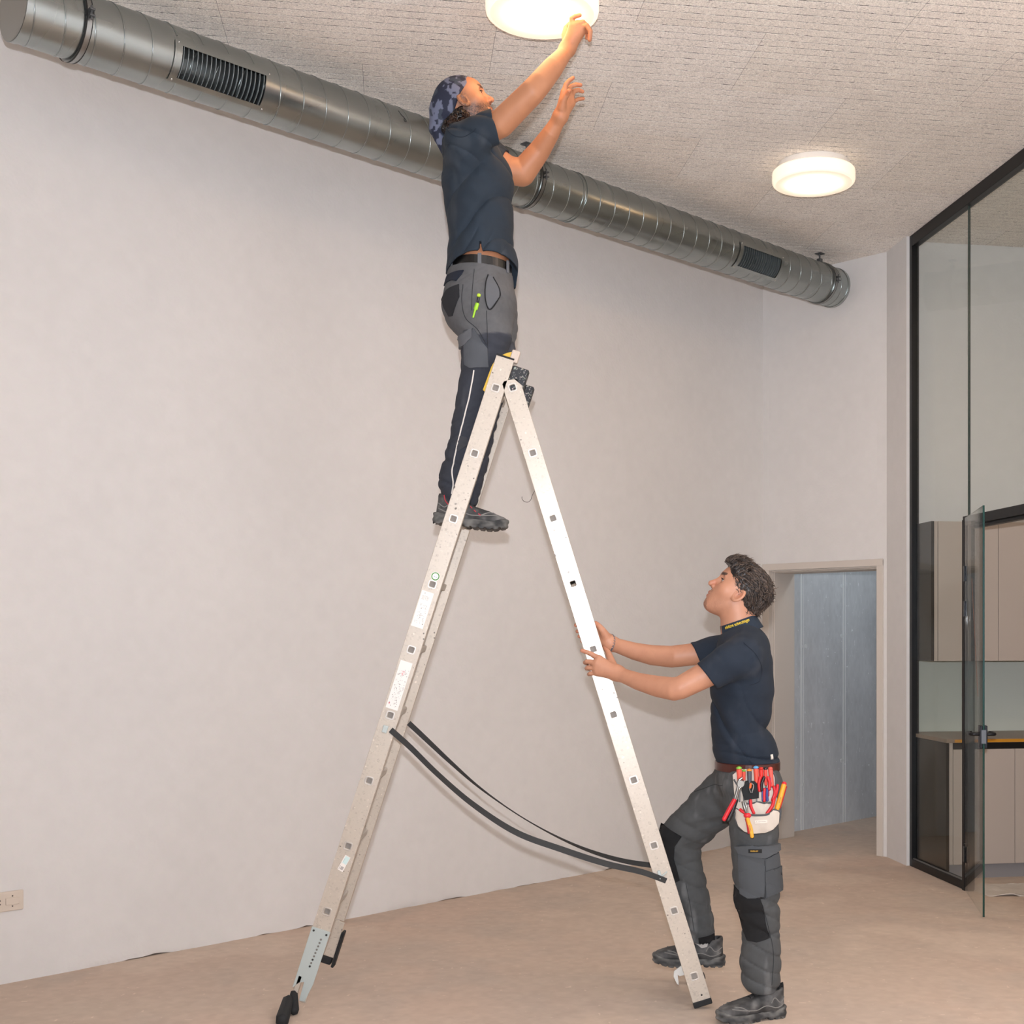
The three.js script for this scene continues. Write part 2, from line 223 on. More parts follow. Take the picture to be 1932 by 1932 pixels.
{
  const w = struct('window_1', null, null, 'full-height glass partition in a slim black frame');
  const paneM = new THREE.MeshPhysicalMaterial({ color: 0xfafcfb, roughness: 0.02, transmission: 1, thickness: 0, ior: 1.18 });
  mesh('frame_post', seg(T0, T0 + 0.04, 0, CEIL, 0.02, 0.07, 0.003), blackMetal, w);
  mesh('top_rail', seg(T0 + 0.04, TQ + 1.4, CEIL - 0.075, CEIL, 0.02, 0.07, 0.003), blackMetal, w);
  mesh('bottom_rail', seg(T0 + 0.04, TP, 0, 0.05, 0.02, 0.07, 0.003), blackMetal, w);
  mesh('bottom_trim', seg(T0 + 0.04, TP, 0.05, 0.056, 0.028, 0.04), std(0x8e8f90, 0.4, { metalness: 0.7 }), w);
  mesh('pane', seg(T0 + 0.03, TP + 0.02, 0.04, CEIL - 0.06, 0.04, 0.046), paneM, w);
  mesh('pane', seg(TP + 0.026, TQ + 1.38, HEAD - 0.02, CEIL - 0.06, 0.04, 0.046), paneM, w);
  mesh('pane', seg(TQ + 0.05, TQ + 1.38, 0.04, HEAD - 0.02, 0.04, 0.046), paneM, w);
  mesh('pane_joint', seg(TP + 0.02, TP + 0.026, HEAD, CEIL - 0.07, 0.036, 0.05), std(0x3d4a46, 0.3), w);
  // open glass door
  const d = struct('door_2', null, null, 'open frameless glass door with black lever handle on black frame');
  mesh('frame', merge([seg(TP, TP + 0.03, 0, HEAD - 0.02, 0.008, 0.075, 0.002), seg(TP + 0.03, TP + 0.052, 0, HEAD - 0.05, 0.02, 0.06, 0.002), seg(TP + 0.01, TQ + 0.04, HEAD - 0.055, HEAD, 0.008, 0.075, 0.002), seg(TP + 0.05, TQ, HEAD - 0.075, HEAD - 0.055, 0.03, 0.07, 0.002), seg(TQ, TQ + 0.05, 0, HEAD - 0.05, 0.008, 0.075, 0.002)]), blackMetal, d);
  const hinge = gp(TP + 0.055, 0, 0.004), tip = pt(1.981, 6.875); const ld = tip.clone().sub(hinge), LW = ld.length(); ld.normalize(); const ln = V(0, 1, 0).cross(ld).normalize();
  const leaf = (x0, x1, y0, y1, n0, n1, r) => placed(r ? rbox(x1 - x0, y1 - y0, n1 - n0, r, (x0 + x1) / 2, (y0 + y1) / 2, (n0 + n1) / 2, 2) : box(x1 - x0, y1 - y0, n1 - n0, (x0 + x1) / 2, (y0 + y1) / 2, (n0 + n1) / 2), hinge, ld, UP, ln);
  const gl = mesh('glass', leaf(0.01, LW - 0.002, 0.012, 2.192, -0.004, 0.004), paneM, d);
  mesh('glass_edge', leaf(LW - 0.002, LW, 0.012, 2.192, -0.005, 0.005), std(0x0f3d36, 0.15), gl);
  for (const y of [1.865, 1.66, 0.22]) { const hg = mesh('hinge', merge([leaf(-0.012, 0.03, y - 0.045, y + 0.045, 0.004, 0.012, 0.002), leaf(-0.012, 0.03, y - 0.045, y + 0.045, -0.012, -0.004, 0.002), placed(new THREE.CylinderGeometry(0.008, 0.008, 0.12, 12).translate(-0.012, y, 0), hinge, ld, UP, ln)]), std(0x2a2b2d, 0.3, { metalness: 0.8 }), d); }
  const HY = 0.99, lock = mesh('lock_case', merge([leaf(LW - 0.065, LW + 0.002, HY - 0.085, HY + 0.035, 0.004, 0.02, 0.004), leaf(LW - 0.065, LW + 0.002, HY - 0.085, HY + 0.035, -0.02, -0.004, 0.004)]), std(0x24252a, 0.32, { metalness: 0.7 }), d);
  mesh('strike_plate', leaf(LW + 0.001, LW + 0.004, HY - 0.06, HY + 0.012, -0.012, 0.012), std(0x5c5e61, 0.35, { metalness: 0.9 }), lock);
  for (const s of [-1, 1]) { const P = (x, n) => hinge.clone().addScaledVector(ld, x).addScaledVector(ln, n).setY(HY - 0.012); mesh('handle', tube([P(LW - 0.03, 0.018 * s), P(LW - 0.03, 0.05 * s), P(LW - 0.036, 0.06 * s), P(LW - 0.06, 0.064 * s), P(LW - 0.11, 0.064 * s), P(LW - 0.135, 0.06 * s), P(LW - 0.14, 0.045 * s)], 0.0095, 30, 10), std(0x1b1c1f, 0.35, { metalness: 0.5 }), d); }
  mesh('tape_strip', tube([hinge.clone().addScaledVector(ld, 0.24).addScaledVector(ln, 0.0055).setY(1.83), hinge.clone().addScaledVector(ld, 0.36).addScaledVector(ln, 0.0055).setY(1.5), hinge.clone().addScaledVector(ld, 0.49).addScaledVector(ln, 0.0055).setY(1.17)], 0.0016, 10, 5), std(0xc0662a, 0.6), d);
  shade(w); shade(d);
}
// kitchen enclosure
const K0 = pt(2.071, 7.99);                                 // front left foot of the base cabinets
const kp = (u, y, w) => K0.clone().addScaledVector(E1, u).addScaledVector(E2, w).setY(y);
const kbox = (u0, u1, y0, y1, w0, w1, r = 0) => placed(r ? rbox(u1 - u0, y1 - y0, w1 - w0, r, (u0 + u1) / 2, (y0 + y1) / 2, (w0 + w1) / 2, 1) : box(u1 - u0, y1 - y0, w1 - w0, (u0 + u1) / 2, (y0 + y1) / 2, (w0 + w1) / 2), K0, E1, UP, E2);
struct('wall_kitchen', boxUV(merge([kbox(-0.03, 3.2, 0, CEIL, 0.605, 0.75), kbox(3.2, 3.35, 0, CEIL, -4.5, 0.75), kbox(0.1, 3.2, 0, CEIL, -4.65, -4.5)])), plaster, 'pale kitchen wall behind the glass partition');
// wall that closes the room behind the camera, with a daylight window
{
  const d = LB.clone().sub(RB), L = d.length(); d.normalize(); const out = V(0, 0, 1);
  const hb = (x0, x1, y0, y1) => wallGeo(along(RB, d, x0), along(RB, d, x1), y0, y1, out, 0.2);
  struct('wall_rear', merge([hb(0, 0.3, 0, CEIL), hb(0.3, 6.7, 0, 0.5), hb(0.3, 6.7, 2.9, CEIL), hb(6.7, L, 0, CEIL)]), plaster, 'white wall behind the photographer');
  const w = struct('window_2', null, null, 'wide daylight window behind the photographer');
  const fx = (x0, x1, y0, y1) => wallGeo(along(RB, d, x0).setZ(RB.z + 0.06), along(RB, d, x1).setZ(RB.z + 0.06), y0, y1, out, 0.06);
  mesh('frame', merge([fx(0.3, 0.36, 0.5, 2.9), fx(6.64, 6.7, 0.5, 2.9), fx(0.3, 6.7, 0.5, 0.56), fx(0.3, 6.7, 2.84, 2.9), fx(2.4, 2.46, 0.5, 2.9), fx(4.54, 4.6, 0.5, 2.9)]), blackMetal, w);
  mesh('pane', wallGeo(along(RB, d, 0.33).setZ(RB.z + 0.08), along(RB, d, 6.67).setZ(RB.z + 0.08), 0.53, 2.87, out, 0.006), new THREE.MeshPhysicalMaterial({ roughness: 0.02, transmission: 1, thickness: 0 }), w);
  const l = new THREE.RectAreaLight(0xe2ebff, DAY, 6.2, 2.3); const c = along(RB, d, 3.5, 1.7); l.position.set(c.x, c.y, RB.z - 0.03); l.lookAt(c.x, c.y, RB.z - 5); scene.add(l);
  struct('wall_far_left', wallGeo(LB, C3, 0, CEIL, V(-1, 0, 0), 0.2), plaster, 'white side wall out of view');
}

// ---- ceiling of grooved wood-wool boards
{
  const woodMap = dataTex(1024, 1024, (u, v) => { const a = tfbm(u, v, 256, 2, 201), b = tfbm(u, v, 7, 3, 211), s = tnoise(u * 260, v * 260, 260, 221); const k = 0.95 + a * 0.16 + b * 0.04 - (s > 0.62 ? 0.14 : 0); return [k * 1.0, k * 0.97, k * 0.935]; }, true, [1.15, 1.15]);
  const woodBump = dataTex(1024, 1024, (u, v) => 0.5 + 0.5 * tfbm(u, v, 220, 2, 231), false, [1.15, 1.15]);
  const PL = 1.155, PW = 0.602, N = 10, st = PW / N;
  const boards = [0, 1, 2].map(k => std([0xffffff, 0xfcfbf9, 0xfefcfa][k], 0.95, { map: woodMap, bumpMap: woodBump, bumpScale: 0.0011 }));
  // one board: ten strips with open grooves between, ragged groove edges
  function boardGeo(seed) {
    const nx = 170, pos = [], nor = [], uv = [], idx = [];
    const edge = (x, j) => noise3(x * 60, j * 3.7, seed) * 0.0014 + noise3(x * 140, j * 5.1, seed + 3) * 0.0016;
    const band = (r0, r1, n) => { const b0 = pos.length / 3; for (const [v, y, j, k] of [r0, r1]) for (let i = 0; i <= nx; i++) { const x = 0.0007 + i / nx * (PL - 0.0014); pos.push(x, y, -(v + edge(x, j) * k)); nor.push(...n); uv.push(x + seed * 0.37, v + seed * 0.61); } for (let i = 0; i < nx; i++) { const q = b0 + i; idx.push(q, q + nx + 1, q + 1, q + 1, q + nx + 1, q + nx + 2); } };
    for (let s = 0; s < N; s++) { const a = s * st, e = 0.0029; band([a + e, 0.0015, 2 * s, 1], [a + e, 0, 2 * s, 1], [0, 0, 1]); band([a + e, 0, 2 * s, 1], [a + st - e, 0, 2 * s + 1, 1], [0, -1, 0]); band([a + st - e, 0, 2 * s + 1, 1], [a + st - e, 0.0015, 2 * s + 1, 1], [0, 0, -1]); }
    const g = new THREE.BufferGeometry(); g.setAttribute('position', new THREE.Float32BufferAttribute(pos, 3)); g.setAttribute('normal', new THREE.Float32BufferAttribute(nor, 3)); g.setAttribute('uv', new THREE.Float32BufferAttribute(uv, 2)); g.setIndex(idx); return g;
  }
  const geos = [1, 2, 3].map(boardGeo);
  const c = struct('ceiling', boxUV(box(26, 0.2, 26, 0, CEIL + 0.116, -4)), std(0x5a4f47, 0.95), 'pale grooved wood-wool board ceiling');
  let n = 0;
  for (let r = 0; r < 9; r++) for (let k = -4; k < 4; k++) {
    const u = (r % 2 ? 0.437 : 1.016) + k * PL, v = 4.83 + r * PW; if (u + PL < -2.6 || u > 4.6) continue;
    if (v > 8.7 && u > 3) continue;
    const b = mesh('ceiling_board', geos[n % 3], boards[(n * 7 + r) % 3], c); n++;
    const p = V(0, 0, 0).addScaledVector(E1, u).addScaledVector(E2, v); b.position.set(p.x, CEIL, p.z); b.rotation.y = Math.atan2(0.1642, 0.9864);
  }
  // the rest of the ceiling behind the frame
  const rest = mesh('ceiling_field', boxUV(box(26, 0.06, 17.4, 0, 0, 0)), boards[0], c); const p = V(0, 0, 0).addScaledVector(E2, 4.82 - 8.7); rest.position.set(p.x, CEIL + 0.03, p.z); rest.rotation.y = Math.atan2(0.1642, 0.9864);
}

// ---- ceiling lamps
// the light source behind the opal disc sits in its middle: brighter there than at the rim
const lampPattern = dataTex(4, 64, (u, v) => { const k = mix(0.55, 1, sstep(0.02, 0.5, v)); return [k, k * mix(0.93, 1, k), k * mix(0.82, 1, k)]; }, true); lampPattern.wrapT = THREE.ClampToEdgeWrapping;
function ceilingLamp(c, label, tint = LAMP_TINT, power = LAMP_POWER) {
  const g = thing('ceiling_lamp', label, 'lamp', 'round ceiling lamps');
  mesh('base_ring', new THREE.LatheGeometry([[0.0001, 0.11], [0.198, 0.11], [0.2, 0.108], [0.203, 0.07], [0.2, 0.066], [0.0001, 0.066]].map(p => new THREE.Vector2(...p)), 64).translate(c.x, c.y, c.z), std(0xf4efe8, 0.4), g);
  const opal = new THREE.MeshPhysicalMaterial({ color: 0xfff4e6, roughness: 0.35, emissive: new THREE.Color().setRGB(1, 0.80, 0.58), emissiveIntensity: LAMP_GLOW * 0.34 });
  const face = new THREE.MeshPhysicalMaterial({ color: 0xfff4e6, roughness: 0.35, emissive: new THREE.Color().setRGB(1, 0.84, 0.66), emissiveIntensity: LAMP_GLOW, emissiveMap: lampPattern });
  mesh('lamp_shade', new THREE.LatheGeometry([[0.2, 0.072], [0.222, 0.07], [0.2265, 0.065], [0.228, 0.055], [0.228, 0.02], [0.226, 0.009], [0.22, 0.003], [0.21, 0]].map(p => new THREE.Vector2(...p)), 80).translate(c.x, c.y, c.z), opal, g);
  const R = [], n = 16; for (let i = 0; i <= n; i++) R.push(new THREE.Vector2(Math.max(1e-4, 0.2105 * (1 - i / n)), -0.002 * i / n));
  mesh('light_disc', new THREE.LatheGeometry(R, 80).translate(c.x, c.y, c.z), face, g);
  const l = new THREE.RectAreaLight(tint, power, 0.36, 0.36); l.position.set(c.x, c.y - 0.006, c.z); l.lookAt(c.x, c.y - 3, c.z); scene.add(l);
  return rebase(g);
}
const LAMP1 = pt(-0.271, 5.229, 4.0), LAMP2 = pt(1.129, 7.185, 4.0);
ceilingLamp(LAMP1, 'lit round opal ceiling lamp that the man on the ladder reaches for');
ceilingLamp(LAMP2, 'lit round opal ceiling lamp alone near the glass partition');
ceilingLamp(pt(1.95, 4.85, 4.0), 'lit round opal ceiling lamp right of the photographer', LAMP_TINT.clone().lerp(new THREE.Color(1, 1, 1), 0.5), 34);
ceilingLamp(pt(3.6, 6.0, 4.0), 'lit round opal ceiling lamp of the kitchen out of view', new THREE.Color().setRGB(1, 0.8, 0.6), 34);
ceilingLamp(pt(2.55, 9.7, 2.88), 'lit round opal ceiling lamp of the concrete passage', new THREE.Color().setRGB(0.88, 0.95, 1), 17);
// ---------------------------------------------------------------- spiral duct along the long wall
{
  const R = 0.132, S = 5.057, H = EYE + 2.406, NL = V(-0.7253, 0, -0.6884);
  const axis = t => V(0, H, 0).addScaledVector(A, t).addScaledVector(NL, S);
  const facing = NL.clone().multiplyScalar(-1);                     // away from the wall
  const rad = a => facing.clone().multiplyScalar(Math.cos(a)).addScaledVector(UP, Math.sin(a));
  const P = (t, a, r) => axis(t).addScaledVector(rad(a), r);
  const duct = thing('spiral_duct', 'galvanised spiral ventilation duct hung under the ceiling along the white wall', 'duct');
  const zincMap = dataTex(512, 512, (u, v) => { const n = tfbm(u, v, 3, 3, 301) * 0.05; return [0.63 + n, 0.655 + n, 0.65 + n]; }, true, [0.5, 0.5]);
  const zincRough = dataTex(512, 512, (u, v) => 0.9 + 0.10 * tfbm(u, v, 3, 2, 321), false, [0.5, 0.5]);
  const zinc = std(0xffffff, 0.31, { metalness: 0.92, map: zincMap, roughnessMap: zincRough, side: THREE.DoubleSide });
  const zincDark = std(0x6f7274, 0.45, { metalness: 0.9 });
  // a curved patch between two stations and two angles
  function patch(t0, t1, a0, a1, r, nt, na) {
    const pos = [], nor = [], uv = [], idx = [];
    for (let i = 0; i <= nt; i++) for (let j = 0; j <= na; j++) { const t = mix(t0, t1, i / nt), a = mix(a0, a1, j / na), p = P(t, a, r), n = rad(a); pos.push(p.x, p.y, p.z); nor.push(n.x, n.y, n.z); uv.push(t, a * R); }
    for (let i = 0; i < nt; i++) for (let j = 0; j < na; j++) { const q = i * (na + 1) + j; idx.push(q, q + na + 1, q + 1, q + 1, q + na + 1, q + na + 2); }
    const g = new THREE.BufferGeometry(); g.setAttribute('position', new THREE.Float32BufferAttribute(pos, 3)); g.setAttribute('normal', new THREE.Float32BufferAttribute(nor, 3)); g.setAttribute('uv', new THREE.Float32BufferAttribute(uv, 2)); g.setIndex(idx); return g;
  }
  const TA = 2.026, TB = 7.58, PI2 = Math.PI * 2, ga = -0.43, gh = 0.50;   // grille centre angle (turned to the room and down) and half width
  const holes = [[2.646, 3.042], [6.386, 6.788]];
  const cuts = [TA, holes[0][0], holes[0][1], holes[1][0], holes[1][1], TB], body = [];
  for (let i = 0; i + 1 < cuts.length; i++) { if (i % 2) body.push(patch(cuts[i], cuts[i + 1], ga + gh, ga - gh + PI2, R, 2, 60)); else body.push(patch(cuts[i], cuts[i + 1], 0, PI2, R, 2, 72)); }
  mesh('body', merge(body), zinc, duct);
  // helical lock seam
  { let pts = []; const pitch = 0.118, n = Math.round((TB - TA) / pitch * 30), G_ = []; const flush = () => { if (pts.length > 3) G_.push(new THREE.TubeGeometry(new THREE.CatmullRomCurve3(pts), pts.length - 1, 0.0030, 6)); pts = []; };
    for (let i = 0; i <= n; i++) { const t = mix(TA, TB, i / n), a = -(t - TA) / pitch * PI2 + 1.2; let skip = false; const aa = ((a - ga + Math.PI) % PI2 + PI2) % PI2 - Math.PI; for (const [p, q] of holes) if (t > p - 0.02 && t < q + 0.02 && Math.abs(aa) < gh + 0.12) skip = true; if (skip) flush(); else { pts.push(P(t, a, R + 0.0005)); if (pts.length > 240) { const e = pts[pts.length - 1]; flush(); pts.push(e); } } }
    flush(); mesh('seam', merge(G_), zinc, duct); }
  // end caps and sleeve joints
  const ring = (t, w, r0, mat, name) => { const g = []; const c = patch(t - w / 2, t + w / 2, 0, PI2, r0, 2, 72); g.push(c); for (const s of [-1, 1]) { const pos = [], nor = [], idx = []; for (let j = 0; j <= 72; j++) { const a = j / 72 * PI2; for (const r of [R - 0.002, r0]) { const p = P(t + s * w / 2, a, r); pos.push(p.x, p.y, p.z); nor.push(A.x * s, 0, A.z * s); } } for (let j = 0; j < 72; j++) { const q = j * 2; idx.push(q, q + 1, q + 2, q + 2, q + 1, q + 3); } const k = new THREE.BufferGeometry(); k.setAttribute('position', new THREE.Float32BufferAttribute(pos, 3)); k.setAttribute('normal', new THREE.Float32BufferAttribute(nor, 3)); k.setIndex(idx); g.push(k); } return mesh(name, merge(g), mat, duct); };
  for (const [t, s] of [[TA, -1], [TB, 1]]) {
    const g = new THREE.CircleGeometry(R + 0.001, 64); placed(g, axis(t + s * 0.001), UP, facing, A.clone().multiplyScalar(s)); mesh('end_cap', g, std(0xa5a6a2, 0.45, { metalness: 0.85 }), duct);
    ring(t - s * 0.012, 0.024, R + 0.0035, zinc, 'end_rim');
  }
  ring(5.02, 0.012, R + 0.004, zinc, 'joint_rib'); ring(4.99, 0.006, R + 0.003, zinc, 'joint_rib');
  // supply grilles
  for (const [p, q] of holes) {
    const f = []; f.push(patch(p - 0.028, q + 0.028, ga + gh - 0.02, ga + gh + 0.13, R + 0.005, 8, 4), patch(p - 0.028, q + 0.028, ga - gh - 0.16, ga - gh + 0.02, R + 0.005, 8, 4), patch(p - 0.028, p + 0.004, ga - gh, ga + gh, R + 0.005, 2, 12), patch(q - 0.004, q + 0.028, ga - gh, ga + gh, R + 0.005, 2, 12));
    const fr = mesh('grille_frame', merge(f), zinc, duct);
    for (const t of [p - 0.012, q + 0.012]) for (const a of [ga - gh - 0.07, ga + gh + 0.06]) mesh('screw', new THREE.SphereGeometry(0.0045, 10, 6).translate(...P(t, a, R + 0.005).toArray()), std(0xd8d8d5, 0.25, { metalness: 1 }), fr);
    const n = 19; for (let k = 0; k < n; k++) {
      const t = mix(p + 0.012, q - 0.012, k / (n - 1)), pos = [], idx = [], m = 10;
      for (let j = 0; j <= m; j++) { const a = mix(ga - gh, ga + gh, j / m); for (const [r, dt] of [[R + 0.002, -0.0015], [R + 0.002, 0.0015], [R - 0.014, 0.0065], [R - 0.014, 0.0035]]) { const v = P(t + dt, a, r); pos.push(v.x, v.y, v.z); } }
      for (let j = 0; j < m; j++) for (let e = 0; e < 4; e++) { const a = j * 4 + e, b = j * 4 + (e + 1) % 4; idx.push(a, b, a + 4, b, b + 4, a + 4); }
      let g = new THREE.BufferGeometry(); g.setAttribute('position', new THREE.Float32BufferAttribute(pos, 3)); g.setIndex(idx); g = g.toNonIndexed(); g.computeVertexNormals(); mesh('slat', g, std(0x8d9a9e, 0.45, { metalness: 0.7, side: THREE.DoubleSide }), fr);
    }
  }
  mesh('pen_mark', tube([P(3.765, 0.62, R + 0.0008), P(3.772, 0.45, R + 0.0008), P(3.785, 0.36, R + 0.0008), P(3.795, 0.22, R + 0.0008), P(3.785, 0.2, R + 0.0008), P(3.782, 0.3, R + 0.0008)], 0.0013, 24, 5), std(0x22262c, 0.8), duct);
  // pipe clamps with rubber lining and short threaded hangers
  for (const t of [2.262, 4.69, 7.41]) {
    const c = ring(t, 0.024, R + 0.007, std(0x9a9c9b, 0.3, { metalness: 0.95 }), 'clamp_band');
    const rub = patch(t - 0.017, t - 0.010, 0, PI2, R + 0.010, 1, 72); mesh('rubber_lining', merge([rub, patch(t + 0.010, t + 0.013, 0, PI2, R + 0.008, 1, 72)]), std(0x0d0f11, 0.6, { side: THREE.DoubleSide }), c);
    mesh('clamp_bolt', merge([rod(P(t, 0.02, R + 0.02).addScaledVector(UP, 0.03), P(t, 0.02, R + 0.02).addScaledVector(UP, -0.03), 0.004), placed(rbox(0.022, 0.008, 0.03, 0.002), P(t, 0.02, R + 0.016).addScaledVector(UP, 0.012), A, UP, facing), placed(rbox(0.022, 0.008, 0.03, 0.002), P(t, 0.02, R + 0.016).addScaledVector(UP, -0.012), A, UP, facing)]), zincDark, c);
    mesh('hanger', merge([rod(P(t, Math.PI / 2, R), P(t, Math.PI / 2, CEIL - H), 0.006), placed(rbox(0.03, 0.03, 0.03, 0.003), P(t, Math.PI / 2, R + 0.02), A, UP, facing), placed(rbox(0.05, 0.006, 0.05, 0.002), P(t, Math.PI / 2, CEIL - H - 0.003), A, UP, facing)]), zincDark, c);
  }
}

// ---------------------------------------------------------------- wall socket
{
  const s = thing('wall_socket', 'beige double wall socket low on the long white wall', 'socket');
  const o = along(pt(-2.6216, 5.585), A, 0, 0.355), n = outLeft.clone().multiplyScalar(-1), X = A.clone();
  const put = g => placed(g, o, X, UP, n);
  const m = std(0xdccfc0, 0.45), d = std(0x3a322c, 0.6);
  mesh('plate', put(rbox(0.225, 0.086, 0.011, 0.005, -0.016, 0, 0.0055, 3)), m, s);
  for (const x of [-0.07, 0.048]) {
    mesh('insert', put(x < 0 ? new THREE.CylinderGeometry(0.026, 0.026, 0.004, 28).rotateX(Math.PI / 2).translate(x, 0, 0.0125) : rbox(0.058, 0.03, 0.006, 0.002, x, 0, 0.0125)), m, s);
    for (const y of [-0.022, 0.022]) mesh('screw', put(new THREE.CylinderGeometry(0.0028, 0.0028, 0.003, 12).rotateX(Math.PI / 2).translate(x, y, 0.0118)), d, s);
  }
  mesh('insert', put(new THREE.CylinderGeometry(0.02, 0.02, 0.005, 24).rotateX(Math.PI / 2).translate(-0.005, 0, 0.012)), m, s);
  for (const y of [-0.008, 0.008]) mesh('socket_hole', put(new THREE.CylinderGeometry(0.0028, 0.0028, 0.004, 10).rotateX(Math.PI / 2).translate(-0.005, y, 0.0135)), d, s);
  rebase(s);
}

// ---------------------------------------------------------------- kitchen behind the glass
{
  const front = std(0xb8aca2, 0.55), side = std(0x060505, 0.22, {}), dark = std(0x0c0d0e, 0.4), seam = std(0x4a4440, 0.6);
  const c1 = thing('wall_cabinet', 'taupe kitchen wall cabinets with a dark side panel behind the glass', 'cabinet');
  mesh('side_panel', kbox(0, 0.02, 1.342, 2.227, 0.225, 0.6), side, c1);
  mesh('filler', kbox(0.02, 0.045, 1.342, 2.227, 0.232, 0.6), front, c1);
  for (const [u0, u1] of [[0.048, 0.452], [0.455, 0.86], [0.863, 1.4], [1.403, 1.9]]) mesh('door', kbox(u0, u1, 1.342, 2.227, 0.224, 0.244, 0.0015), front, c1);
  mesh('carcass', kbox(0.02, 1.9, 1.35, 2.224, 0.246, 0.6), seam, c1); rebase(c1);
  const c2 = thing('base_cabinet', 'taupe kitchen base cabinets with a glossy black end panel', 'cabinet');
  mesh('end_panel', kbox(0, 0.02, 0.0, 0.84, 0, 0.6), side, c2);
  mesh('filler', kbox(0.02, 0.045, 0.09, 0.84, 0.004, 0.6), front, c2);
  for (const [u0, u1] of [[0.048, 0.452], [0.455, 0.86], [0.863, 1.4], [1.403, 1.9]]) mesh('door', kbox(u0, u1, 0.09, 0.80, 0.0, 0.02, 0.0015), front, c2);
  mesh('grip_channel', kbox(0.045, 1.9, 0.803, 0.842, 0.012, 0.05), dark, c2);
  mesh('carcass', kbox(0.02, 1.9, 0.09, 0.84, 0.05, 0.6), seam, c2);
  mesh('plinth', kbox(0.002, 1.9, 0, 0.088, 0.03, 0.05), std(0x8e8b8c, 0.5), c2); rebase(c2);
  const wt = thing('worktop', 'brown stone kitchen worktop with a bright orange front edge', 'worktop');
  mesh('slab', kbox(-0.002, 1.9, 0.842, 0.866, -0.012, 0.602, 0.002), std(0x8b7a6b, 0.4), wt);
  mesh('front_edge', kbox(0.05, 1.9, 0.844, 0.862, -0.0145, -0.0115), std(0xc98a1e, 0.45), wt); rebase(wt);
  const bs = solo('backsplash', kbox(0, 1.9, 0.867, 1.341, 0.594, 0.604), std(0xc9cfc6, 0.12), 'pale green glass splashback between worktop and wall cabinets', 'splashback'); 
  // paper sheet on the kitchen floor
  { const sh = new THREE.Shape(), r = mulberry(5), e = []; const O = pt(1.99, 7.42); 
    const ring = [[0.02, 0.02], [0.25, -0.01], [0.5, 0.015], [1.4, 0], [1.4, 0.36], [0.9, 0.37], [0.45, 0.33], [0.18, 0.35], [0.0, 0.3]]; const pts = []; ring.forEach((p, i) => { const q = ring[(i + 1) % ring.length]; for (let k = 0; k < 8; k++) pts.push([mix(p[0], q[0], k / 8) + (r() - 0.5) * 0.012, mix(p[1], q[1], k / 8) + (r() - 0.5) * 0.012]); });
    pts.forEach((p, i) => i ? sh.lineTo(...p) : sh.moveTo(...p)); let g = new THREE.ExtrudeGeometry(sh, { depth: 0.004, bevelEnabled: false }); g = new TessellateModifier(0.05, 6).modify(g); const q = g.attributes.position; for (let i = 0; i < q.count; i++) { const x = q.getX(i), y = q.getY(i); q.setZ(i, q.getZ(i) + 0.001 + Math.max(0, fbm3(x * 9, y * 9, 3) * 0.03)); } g.computeVertexNormals();
    g = placed(g, O.clone().addScaledVector(E1, 0.18), E1, E2, UP); solo('paper_sheet', g, std(0xcfc5ba, 0.9), 'crumpled pale protective paper on the kitchen floor', 'paper'); }
}
